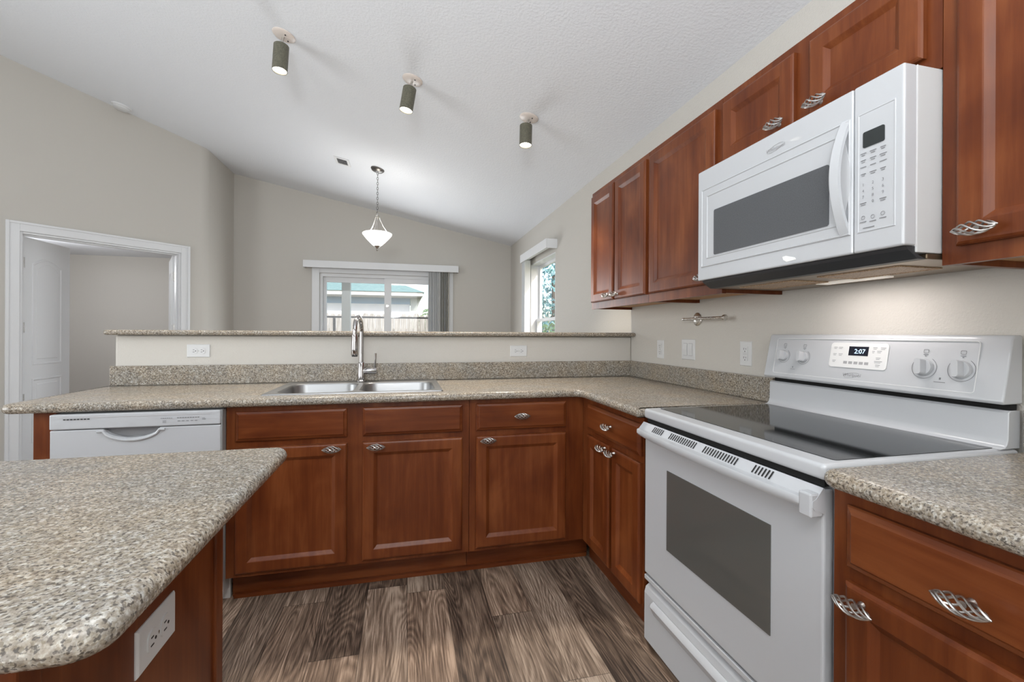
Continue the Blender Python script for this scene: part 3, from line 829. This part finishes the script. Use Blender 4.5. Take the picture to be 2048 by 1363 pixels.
def swoosh(fn, a0, z0, s):
    pts = []
    for i in range(29):
        t = 2 * PI * i / 30; x, z = s * .80 * math.cos(t), s * .22 * math.sin(t)
        pts.append(fn(a0 + x * .96 - z * .28, z0 + x * .28 * .6 + z * .96))
    return MB().tube(pts, s * .011, 5)
obj('brand_lettering', merge(bg_text('Whirlpool', .0150, .372, 1.079, .0008, shear=.12), swoosh(lambda a, z: BG(a, z, .0009), .372, 1.0835, .034)), GREYP, bgd)
obj('indicator_print', merge(bg_quad(.134, .137, 1.0915, 1.0965, 0, .0012), bg_quad(.126, .146, 1.0855, 1.0868, 0, .0008)), GREYP, bgd)
obj('indicator_print', merge(bg_quad(.6245, .6285, 1.0945, 1.1005, 0, .0012), bg_quad(.612, .640, 1.0865, 1.0882, 0, .0008)), GREYP, bgd)
for i, (ky, kz, kr) in enumerate(((1.476, 1.136, .020), (1.386, 1.135, .020), (.979, 1.126, .0235), (.889, 1.126, .0235))):
    a = yv(ky)
    kb = MB()
    loops = []
    for r, o in ((kr * 1.06, .0005), (kr * 1.02, .006), (kr * .96, .010)):
        loops.append([BG(a + r * math.cos(2 * PI * j / 28), kz + r * math.sin(2 * PI * j / 28), o) for j in range(28)])
    kb.loft(loops)
    kn = obj('knob', kb, WHITE, rg, smooth=True)
    gpz = []
    for o, wr in ((.009, .46), (.026, .40), (.029, .34)):
        L = []
        pr_ = rrect(-kr * wr, kr * wr, -kr * .97, kr * .97, kr * .28, 4)
        gpz.append([BG(a + x * math.cos(.12) - z * math.sin(.12), kz + x * math.sin(.12) + z * math.cos(.12), o) for x, z in pr_])
    obj('knob_grip', MB().loft(gpz), WHITE, kn, smooth=True)
    dm = MB()
    rr = kr * 1.32
    arcp = [(a + rr * math.cos(t), kz + rr * math.sin(t)) for t in [math.radians(55 - 290 * j / 40) for j in range(41)]]
    for p, q_ in zip(arcp[:-1], arcp[1:]):
        f_ = 1 + .0012 / rr
        P_, Q_ = (a + (p[0] - a) * f_, kz + (p[1] - kz) * f_), (a + (q_[0] - a) * f_, kz + (q_[1] - kz) * f_)
        dm.add([BG(*p, .0006), BG(*q_, .0006), BG(*Q_, .0006), BG(*P_, .0006)], [(0, 1, 2, 3)])
    ic = rrect(a - .006, a + .006, kz + rr + .012, kz + rr + .022, .002, 3)
    dm = merge(dm, MB().tube([BG(x, z, .0006) for x, z in ic + [ic[0]]], .0005, 4), bg_quad(a - .006, a + .006, kz + rr + .0065, kz + rr + .008, 0, .0006), bg_quad(a - .0015, a + .0015, kz + rr + .002, kz + rr + .004, 0, .0006))
    obj('dial_print', dm, GREYP, rg)
# oven door
od = obj('oven_door', merge(box(.005, RW - .005, .004, .034, .292, .872)), WHITE, rg, bevel=.006, seg=3)
wa, wb_, wz0, wz1 = RY0 - 1.405, RY0 - .944, .448, .732
obj('oven_window', box(wa, wb_, .0015, .0045, wz0, wz1), OVENGLASS, od)
# handle rail: full width, bowed grip, vents on its sloping top
hm = MB()
def hprof(x):
    t = (x - .01) / (RW - .02); bow = math.sin(PI * t) ** .6
    f_ = -.030 - .012 * bow
    return [(.0035, .876), (.000, .878), (-.021, .853), (f_ + .002, .851), (f_, .848), (f_, .836 - .004 * bow), (f_ + .006, .829 - .006 * bow), (-.012, .826 - .002 * bow), (.0035, .818)]
loops = []
for i in range(33):
    x = .002 + (RW - .004) * i / 32
    loops.append([(x, y, z) for y, z in hprof(min(max(x, .0101), RW - .0101))])
hm.loft(loops)
oh = obj('oven_handle', hm, WHITE, od, smooth=True)
part(obj('handle_end_cap', box(RW - .036, RW - .003, -.034, .001, .812, .866), WHITE, od, bevel=.004), 'squared end block of the handle')
def vent(vm, a):
    n_ = (-.0012, .0010)
    (ya, za), (yb, zb) = (-.0185, .8560), (-.0035, .8738)
    vm.add([(a, ya + n_[0], za + n_[1]), (a + .005, ya + n_[0], za + n_[1]), (a + .005, yb + n_[0], zb + n_[1]), (a, yb + n_[0], zb + n_[1])], [(0, 1, 2, 3)])
for g0, cnt in ((.09, 6), (.195, 13), (.375, 13), (.575, 6)):
    vm = MB()
    for k in range(cnt): vent(vm, g0 + k * .0112)
    obj('vent_slots', vm, BLACKP, oh, recalc=False)
obj('door_gap', box(.01, RW - .01, .012, .034, .877, .8925), DARK, rg)
# storage drawer with sculpted top grip
pr_ = [(.034, .035), (.004, .035), (.004, .215), (.010, .236), (.024, .246), (.012, .262), (.004, .268), (.004, .284), (.034, .284)]
sd = obj('storage_drawer', MB().prism(pr_, .005, RW - .005, 'x'), WHITE, rg, bevel=.002)
obj('drawer_grip', merge(MB().prism([(.004, .215), (-.010, .205), (-.013, .196), (-.006, .180), (.004, .160)], .07, RW - .07, 'x')), WHITE, sd, smooth=True, bevel=.003)

# ================================================================== MICROWAVE
MX = 1.139; MY0, MY1 = 1.5445, .792; MW = MY0 - MY1; MZ0, MZ1 = 1.4335, 1.864
mw = thing('microwave_oven', 'white over-the-range microwave below the short wall cabinet', 'microwave', (MX, MY0, 0), RT)
MD = XR - .004 - MX
obj('case', box(.0, MW, .040, MD, 1.418, 1.863), plain('grey_white_case', (.60, .61, .61), .35), mw, bevel=.002)
SP = MY0 - .914            # split between door and controls
md = obj('door', box(.0, SP - .001, .0, .0395, MZ0, MZ1), WHITE, mw, bevel=.005, seg=3)
WA, WB, WC, WD_ = MY0 - 1.447, MY0 - .980, 1.522, 1.692
# raised door surround (stepped frame)
obj('door_surround', MB().rings(SP - .030, .305, [(0, -.002), (.0025, -.004), (.0045, -.004), (.006, -.0015), (.030, -.0015), (.032, -.0035), (.034, -.0035), (.036, -.001)], .024, 1.483, .0005), WHITE, md)
obj('window_glass', MB().prism(rrect(WA, WB, WC, WD_, .006, 3), -.0035, -.001, 'y'), MWGLASS, md)
loops = []
for i in range(25):
    t = i / 24; z = 1.483 + (1.790 - 1.483) * t; b_ = math.sin(PI * t)
    y = -.003 - .036 * b_ ** .85; xo = SP - .021 - .004 * b_; w_ = .026
    loops.append([(xo - w_ / 2, y + .003, z), (xo - w_ / 2 + .004, y, z), (xo + w_ / 2, y + .003, z), (xo + w_ / 2, y + .012, z), (xo - w_ / 2, y + .012, z)])
part(obj('handle', MB().loft(loops), WHITE, md, smooth=True), 'white bowed door handle')
obj('handle_recess', MB().prism([(SP - .030 + .026 * math.sin(PI * i / 16), 1.50 + .27 * i / 16) for i in range(17)] + [(SP - .034, 1.77), (SP - .034, 1.50)], -.0048, -.0040, 'y'), plain('pale_recess', (.60, .61, .625), .3), md)
mc = obj('control_panel', box(SP + .001, MW, .0, .0395, MZ0, MZ1), WHITE, mw, bevel=.005, seg=3)
obj('panel_border', MB().rings(MW - SP - .030, .305, [(0, -.001), (.001, -.0018), (.003, -.0018), (.004, -.0006)], SP + .012, 1.483, .0005), WHITE, mc)
def mv(y): return MY0 - y
obj('display', MB().prism(rrect(mv(.887), mv(.835), 1.697, 1.737, .004, 3), -.0028, -.0005, 'y'), DISP, mc)
m = MB()
def mt(s, size, y, z): return text_mb(s, size, XZ(mv(y), z, -.0024))
cols = (.886, .862, .838)
for i, s in enumerate('1234567890'):
    c_ = cols[i % 3] if s != '0' else cols[1]; zz = 1.600 - (i // 3) * .0155
    m = merge(m, mt(s, .0105, c_, zz))
obj('number_print', m, GREYP, mc); m = MB()
for r_ in range(4):
    for c_ in cols:
        w_ = random.uniform(.006, .0085); zz = 1.683 - r_ * .0175
        m.box(mv(c_) - w_, mv(c_) + w_, -.0024, -.0020, zz, zz + .0017)
        if (r_ + int(c_ * 1000)) % 3: m.box(mv(c_) - w_ * .7, mv(c_) + w_ * .6, -.0024, -.0020, zz - .0045, zz - .003)
obj('function_print', m, GREYP, mc); m = MB()
for c_ in (cols[0], cols[2]):
    m = MB(); m.box(mv(c_) - .008, mv(c_) + .008, -.0024, -.0020, 1.556, 1.558); m.box(mv(c_) - .006, mv(c_) + .006, -.0024, -.0020, 1.5515, 1.553)
    obj('key_print', m, GREYP, mc)
m = MB()
for c_, z_ in ((cols[0], 1.508), (cols[1], 1.506), (cols[2], 1.508)):
    m.box(mv(c_) - .008, mv(c_) + .008, -.0024, -.0020, z_, z_ + .002)
    pass
    ic = [(mv(c_) + .0045 * math.cos(t), z_ + .012 + .0045 * math.sin(t)) for t in [2 * PI * k / 14 for k in range(14)]]
    m = merge(m, MB().tube([(x, -.0022, z) for x, z in ic + [ic[0]]], .0005, 4))
obj('icon_print', m, GREYP, mc); m = MB()
m.box(mv(.872) - .014, mv(.872) + .014, -.0024, -.0020, 1.492, 1.4938)
obj('keypad_print', m, GREYP, mc)
obj('brand_lettering', merge(text_mb('Whirlpool', .0175, XZ(mv(1.165), 1.806, -.0012), shear=.12), swoosh(lambda a, z: (a, -.0013, z), mv(1.165), 1.812, .040)), plain('silver_grey_print', (.45, .45, .46), .3, .5), md)
obj('highlight_patch', MB().prism([(mv(1.135), 1.462), (mv(1.122), 1.463), (mv(1.09), 1.453), (mv(1.085), 1.446), (mv(1.12), 1.444), (mv(1.132), 1.452)], -.0012, -.0003, 'y'), plain('white_highlight', (.92, .92, .90), .6), md)  # white patch painted in as a highlight on the door
# underside: black front vent chamfer, bronze pan, two filters, lamp lens
ux = .030
obj('front_vent', MB().prism([(.012, 1.4325), (.040, 1.4325), (.040, 1.4175), (.075, 1.4035), (.050, 1.4035), (.018, 1.424)], .012, MW - .004, 'x'), plain('charcoal_plastic', (.035, .037, .040), .45), mw)
pan = obj('bottom_pan', box(.004, MW - .002, .0765, MD - .002, 1.4035, 1.4175), TRAY, mw, bevel=.003)
for a0, a1 in ((.09, .33), (.42, .66)):
    obj('grease_filter', MB().rings(a1 - a0, .15, [(0, -.003), (.004, -.004), (.010, -.001)], 0, 0, 0).map(lambda p: (p.x + a0, p.z + .12, 1.4034 + p.y)), ALU, pan)
obj('lamp_lens', box(.28, .50, MD - .135, MD - .085, 1.3985, 1.4034), plain('lit_lamp_lens', (.95, .9, .82), .4, emit=(1, .93, .82), estr=.25), pan)
obj('seam_line', box(-.0008, MW + .0008, .0396, .0405, 1.433, 1.8625), plain('seam_bead', (.8, .8, .8), .4), mw)
lamp('cooktop_lamp', 'AREA', (XR - .15, MY0 - .42, 1.394), .9, (1, .93, .90), (.02, 0, -1), shape='RECTANGLE', size=.26, size_y=.05)

# ================================================================== OUTLETS, SWITCHES, TOWEL HOLDER
def plate(w, h): 
    return MB().rings(w, h, [(0, -.002), (.0025, -.0045), (.004, -.005)], -w / 2, -h / 2, 0)
def duplex(root, horizontal, gfci=False):
    if gfci:
        f = obj('receptacle', MB().prism(rrect(-.0165, .0165, -.033, .033, .003, 3), -.0075, -.0048, 'y'), WHITEP, root)
        s = MB()
        for zc in (-.02, .02):
            s.box(-.0075, -.0055, -.0079, -.0074, zc - .002, zc + .007); s.box(.0055, .0075, -.0079, -.0074, zc - .001, zc + .006); s.lathe([(.0024, -.0079), (.0024, -.0074)], (0, 0, zc - .009), 10, 'y')
        s.box(-.012, .012, -.0079, -.0074, .003, .0035); s.box(-.012, .012, -.0079, -.0074, -.0035, -.003)
        obj('slots', s, BLACKP, f); return
    for sgn in (-1, 1):
        cx, cz = (sgn * .0195, 0) if horizontal else (0, sgn * .0195)
        pts = []
        for k in range(28):
            a = 2 * PI * k / 28; x, z = .0172 * math.cos(a), .0172 * math.sin(a)
            if horizontal: x = max(-.0145, min(.0145, x))
            else: z = max(-.0145, min(.0145, z))
            pts.append((cx + x, cz + z))
        f = obj('receptacle', MB().prism(pts, -.0072, -.0048, 'y'), WHITEP, root, smooth=True)
        s = MB()
        def slot(dx, dz, w, h):
            if horizontal: dx, dz, w, h = -dz, dx, h, w
            s.box(cx + dx - w / 2, cx + dx + w / 2, -.0077, -.0071, cz + dz - h / 2, cz + dz + h / 2)
        slot(-.0063, .003, .0022, .0085); slot(.0063, .003, .0022, .0070)
        gx_, gz_ = (.0065, 0) if horizontal else (0, -.0085)
        s.lathe([(.0026, -.0077), (.0026, -.0071)], (cx + gx_, 0, cz + gz_), 10, 'y')
        obj('slots', s, BLACKP, f)
    obj('screw', MB().lathe([(.0028, -.0058), (.0028, -.0045)], (0, 0, 0), 10, 'y'), NICKEL, root)
def outlet(label, loc, rot, horizontal=False, gfci=False):
    r = thing('electrical_outlet', label, 'outlet', loc, rot)
    obj('cover_plate', plate(.1143, .072) if horizontal else plate(.072, .1143), WHITEP, r)
    duplex(r, horizontal, gfci); return r
outlet('white horizontal outlet on the half wall left of the faucet', (-1.123, YB, 1.113), 0, True)
outlet('white horizontal outlet on the half wall right of the faucet', (.731, YB, 1.104), 0, True)
outlet('white vertical outlet on the right wall nearest the bar corner', (XR, 2.457, 1.127), RT)
outlet('white vertical outlet with centre buttons beside the range backguard', (XR, 1.748, 1.131), RT, False, True)
outlet('white horizontal outlet on the cherry side panel of the island', (-.395, .840, .728), PI / 2, True)
sw = thing('light_switch', 'white double rocker light switch on the right wall below the towel holder', 'light switch', (XR, 2.179, 1.135), RT)
obj('cover_plate', plate(.118, .1143), WHITEP, sw)
for s in (-1, 1):
    obj('rocker', MB().prism([(-.0048, -.033), (-.0065, -.033), (-.0095, 0), (-.0065, .033), (-.0048, .033)], s * .023 - .0165, s * .023 + .0165, 'x'), WHITEP, sw)
    obj('rocker_gap', MB().rings(.037, .070, [(0, -.0003), (.0015, -.0004)], s * .023 - .0185, -.035, 0).map(lambda p: (p.x, p.y - .0048, p.z)), plain('grey_line', (.35, .35, .36), .5), sw)
th = thing('paper_towel_holder', 'satin nickel paper towel bar on the wall below the upper cabinets', 'towel holder', (XR, 2.10, 1.302), RT)
obj('rosette', MB().lathe([(.036, -.0003), (.036, -.004), (.030, -.008), (.012, -.011)], (0, 0, 0), 26, 'y'), NICKEL, th, smooth=True)
obj('post', MB().tube([(0, -.010, 0), (0, -.061, 0)], .006, 12), NICKEL, th, smooth=True)
obj('bar', MB().tube([(-.035, -.061, 0), (.28, -.061, 0)], .0066, 12), NICKEL, th, smooth=True)
obj('finial', MB().lathe([(.001, -.062), (.0062, -.046), (.0078, -.036), (.0078, -.032), (.0056, -.030)], (0, -.061, 0), 14, 'x'), NICKEL, th, smooth=True)
obj('end_disc', MB().lathe([(.0055, .272), (.0145, .279), (.0145, .287), (.006, .290)], (0, -.061, 0), 18, 'x'), NICKEL, th, smooth=True)

# ================================================================== CEILING FIXTURES
CN = Vector((KS, 0, 1)).normalized()          # along the ceiling normal (up)
def spot_head(bx, by, top, bot, label, energy):
    cz = ceil_z(bx)
    r = thing('ceiling_spotlight', label, 'spotlight', (bx, by, cz), 0, 'spotlights in a row on the sloped ceiling')
    q = CN.to_track_quat('Z', 'Y').to_matrix()
    def T(p): return q @ Vector(p)
    pb = MB().lathe([(.064, -.0005), (.064, -.004), (.055, -.011), (.018, -.014)], (0, 0, 0), 32).map(T)
    part(obj('base_plate', pb, plain('cream_plate', (.74, .66, .60), .35), r, smooth=True), 'round cream base plate')
    sm = MB()
    for a in (.6, 2.6): sm.lathe([(.004, -.0165), (.004, -.010)], (.034 * math.cos(-a), .034 * math.sin(-a), 0), 10)
    obj('screw', sm.map(T), BLACKP, r)
    A = Vector(top) - Vector((bx, by, cz)); B = Vector(bot) - Vector((bx, by, cz))
    ax = (B - A).normalized()
    obj('swivel_stem', MB().tube([T((0, 0, -.012)), A * .75, A + ax * .004], .007, 10), NICKEL, r, smooth=True)
    L = (B - A).length; qq = ax.to_track_quat('Z', 'Y').to_matrix()
    def S(p): return A + qq @ Vector(p)
    R_ = .042
    can = MB().loft([[(rr * math.cos(2 * PI * j / 32), rr * math.sin(2 * PI * j / 32), h) for j in range(32)] for rr, h in
                     ((.030, .0), (R_, .008), (R_, L), (R_ - .003, L), (R_ - .004, L - .012))], True, False).map(S)
    cn = obj('can', can, BRONZE, r, smooth=True)
    bl = MB().lathe([(.0385, L - .0125), (.0385, L - .006), (.030, L - .002), (.012, L)], (0, 0, 0), 28).map(S)
    obj('bulb', bl, BULB, cn, smooth=True)
    P = Vector((bx, by, cz)) + B + ax * .012
    lamp('spotlight_beam', 'SPOT', P, energy, (1, .90, .76), ax, spot_size=math.radians(95), spot_blend=.45, shadow_soft_size=.03)
spot_head(-.711, 2.888, (-.724, 2.888, 2.935), (-.731, 2.880, 2.772), 'left one of three ceiling spotlights, nearest the camera', 55)
spot_head(.040, 2.904, (.024, 2.904, 2.790), (.000, 2.900, 2.637), 'middle one of three ceiling spotlights with tilted can', 55)
spot_head(.813, 2.891, (.792, 2.891, 2.635), (.786, 2.880, 2.489), 'right one of three ceiling spotlights, lowest on the slope', 55)

pd = thing('pendant_light', 'chain-hung pendant with frosted white glass bowl over the dining area', 'pendant light', (-.281, 4.758, 2.905))
q = CN.to_track_quat('Z', 'Y').to_matrix()
DNICK = plain('dark_nickel', (.20, .19, .18), .35, 1)
obj('canopy', MB().lathe([(.068, .004), (.068, -.006), (.055, -.022), (.02, -.034), (.006, -.036)], (0, 0, 0), 28).map(lambda p: q @ p), DNICK, pd, smooth=True)
m = MB(); z = -.03; k = 0
while z > -.455:
    pts = []
    for i in range(13):
        a = 2 * PI * i / 12; u_, w_ = .0075 * math.cos(a), .0155 * math.sin(a)
        pts.append((u_, 0, z - .0155 + w_) if k % 2 == 0 else (0, u_, z - .0155 + w_))
    m.tube(pts, .0024, 5, False); z -= .0255; k += 1
obj('chain', m, DNICK, pd, smooth=True)
obj('hub', MB().lathe([(.004, -.452), (.011, -.458), (.011, -.470), (.022, -.476), (.022, -.482), (.010, -.500), (.006, -.520)], (0, 0, 0), 18), NICKEL, pd, smooth=True)
for k in range(3):
    a = 2 * PI * k / 3 + .35
    pth = [(.018, -.478), (.030, -.52), (.062, -.58), (.105, -.635), (.138, -.668)]
    obj('arm', MB().tube([(r_ * math.cos(a), r_ * math.sin(a), z_) for r_, z_ in pth], .0045, 8), NICKEL, pd, smooth=True)
obj('centre_rod', MB().tube([(0, 0, -.50), (0, 0, -.80)], .004, 8), NICKEL, pd, smooth=True)
obj('glass_bowl', MB().lathe([(.140, -.658), (.148, -.664), (.146, -.676), (.115, -.715), (.070, -.762), (.042, -.787), (.012, -.794), (.006, -.790), (.040, -.781), (.068, -.756), (.112, -.710), (.140, -.674)], (0, 0, 0), 40, cap0=False, cap1=False), BOWL, pd, smooth=True)
obj('finial', MB().lathe([(.030, -.786), (.032, -.794), (.018, -.808), (.010, -.822), (.012, -.830), (.003, -.848)], (0, 0, 0), 18), NICKEL, pd, smooth=True)
lamp('pendant_bulb', 'POINT', (-.281, 4.758, 2.905 - .69), 5, (1, .95, .88), shadow_soft_size=.04)

vt = thing('air_vent', 'small white louvred air register on the sloped ceiling', 'vent', (-.632, 4.83, ceil_z(-.632)))
def onceil(p): return q @ Vector(p)
obj('frame', boxes((-.10, .10, -.075, -.050, -.006, -.0005), (-.10, .10, .050, .075, -.006, -.0005), (-.10, -.072, -.05, .05, -.006, -.0005), (.072, .10, -.05, .05, -.006, -.0005)).map(onceil), TRIM, vt)
obj('duct_opening', box(-.0715, .0715, -.0495, .0495, -.0015, -.0005).map(onceil), DARK, vt)
for i in range(6):
    x = -.058 + i * .0232
    obj('louvre', MB().prism([(x - .007, -.006), (x + .004, -.002), (x + .005, -.003), (x - .006, -.007)], -.0495, .0495, 'y').map(onceil), TRIM, vt)
sd_ = thing('smoke_detector', 'round white smoke detector on the ceiling near the diagonal wall', 'smoke detector', (-2.66, 5.02, ceil_z(-2.66)))
obj('base', MB().lathe([(.078, -.0005), (.078, -.010), (.072, -.014)], (0, 0, 0), 30).map(onceil), TRIM, sd_, smooth=True)
obj('cover', MB().lathe([(.066, -.0142), (.064, -.030), (.050, -.040), (.02, -.042)], (0, 0, 0), 30).map(onceil), WHITEP, sd_, smooth=True)
# added lamp housing, unseen behind the camera, to go with the overhead fill
kl = thing('fill_lamp_housing', 'added flat white lamp housing out of view behind the camera', 'lamp', (.15, -.55, 2.70))
obj('housing', merge(box(-.66, .66, -.24, .24, 0, .06), box(-.02, .02, -.02, .02, .06, ceil_z(.15) - 2.70)), TRIM, kl, bevel=.01)

# ================================================================== OUTSIDE
struct(obj('ground_outside', box(-14, 16, YFAR + .16, 30, -.35, -.12), GRASS))
struct(obj('ground_side', box(XR + .16, 16, -8, YFAR + .155, -.35, -.12), GRASS))
tag(obj('patio_slab', box(-3, 2.2, YFAR + .165, 9.1, -.118, -.03), plain('concrete', (.55, .54, .51), .85)), 'concrete patio slab outside the sliding glass door', 'patio')
fn = thing('picket_fence', 'tall weathered board fence across the back yard', 'fence', (0, 11.0, -.12))
k = 0; xx = -3.6
while xx < 4.2:
    h = 1.78 + random.uniform(-.03, .03); w_ = .138
    b_ = [(xx, 0), (xx + w_, 0), (xx + w_, h - .05), (xx + w_ - .035, h), (xx + .035, h), (xx, h - .05)]
    obj('board', MB().prism(b_, -.01, .01 , 'y'), FENCE, fn)
    xx += w_ + .008; k += 1
obj('rail', boxes((-3.6, 4.2, .011, .05, .35, .44), (-3.6, 4.2, .011, .05, 1.35, 1.44)), FENCE, fn)
rl = thing('screen_enclosure', 'thin black metal rail and posts of a patio screen outside the glass door', 'railing', (0, 9.0, -.03))
obj('rail', box(-3.2, 1.9, -.015, .015, 1.53, 1.565), BLACKP, rl)
for x in (-1.31, .53):
    obj('post', box(x - .022, x + .022, -.022, .022, 0, 1.528 if x < 0 else 2.55), BLACKP, rl)
pp = tag(obj('patio_post', box(-.99, -.86, 7.55, 7.68, -.03, 2.5), BEIGEPOST), 'beige square patio post seen through the left glass pane', 'post')
nh = thing('neighbour_house', 'neighbour house with grey-green shingle roof beyond the fence', 'house', (0, 15, -.12))
HW0, HW1 = -8.0, .16
obj('wall', box(HW0, HW1, 0, 6, 0, 2.48), SIDING, nh)
obj('eave_shade_band', box(HW0, HW1 + .005, -.02, -.001, 2.28, 2.478), SHADEB, nh)  # flat strip that colours in the shade under the eave
obj('corner_board', MB().prism([(HW1 + .02, 2.06), (HW1 + .20, 2.06), (HW1 + .36, 2.478), (HW1 + .02, 2.478)], -.05, -.021, 'y'), plain('grey_gable_return', (.42, .45, .42), .8), nh)
obj('fascia', box(HW0 - .5, HW1 + .40, -.60, -.02, 2.512, 2.63), FASCIA, nh)
obj('soffit', box(HW0 - .5, HW1 + .37, -.55, 0, 2.482, 2.511), plain('brown_soffit', (.36, .33, .30), .8), nh)
obj('roof', MB().loft([[(HW0 - .6, -.65, 2.632), (HW1 + .44, -.65, 2.632), (HW1 + .44, 6.6, 2.632), (HW0 - .6, 6.6, 2.632)],
                       [(HW0 + 3, 2.95, 4.15), (HW1 - 2.9, 2.95, 4.15), (HW1 - 2.9, 3.05, 4.15), (HW0 + 3, 3.05, 4.15)]]), ROOF, nh)
def foliage(n, c, r, size, seed):
    rnd = random.Random(seed); m = MB()
    for _ in range(n):
        while True:
            d = Vector((rnd.uniform(-1, 1), rnd.uniform(-1, 1), rnd.uniform(-1, 1)))
            if .35 < d.length < 1: break
        p = Vector((c[0] + d.x * r[0], c[1] + d.y * r[1], c[2] + d.z * r[2]))
        a = Vector((rnd.gauss(0, 1), rnd.gauss(0, 1), rnd.gauss(0, 1))).normalized(); b = a.orthogonal().normalized()
        s = size * rnd.uniform(.6, 1.3)
        m.add([p - a * s, p - b * s * .45 + a * s * .1, p + a * s, p + b * s * .45 + a * s * .1], [(0, 1, 2, 3)])
    return m
def tree(name, label, base, c, r, n, size, mat, seed):
    t = thing(name, label, 'tree', base)
    obj('trunk', MB().tube([(0, 0, 0), (.02, .01, c[2] * .6), (0, 0, c[2])], [.09, .07, .04], 8), plain('bark', (.16, .12, .09), .9), t, smooth=True)
    obj('crown', foliage(n, c, r, size, seed), mat, t, recalc=False)
tree('garden_tree', 'dark tree beyond the fence at the right edge of the glass door', (2.0, 19, -.12), (0, 0, 1.7), (1.5, 1.0, 1.0), 1500, .10, LEAF, 3)
tree('garden_tree', 'tall blue-green tree outside the right wall window', (3.1, 9.0, -.12), (0, 0, 2.6), (1.15, 1.6, 2.1), 5200, .06, LEAFB, 5)
tree('garden_tree', 'low green shrub outside the bottom of the right wall window', (2.45, 6.9, -.12), (0, 0, .85), (.5, .8, .75), 1600, .05, LEAF, 8)
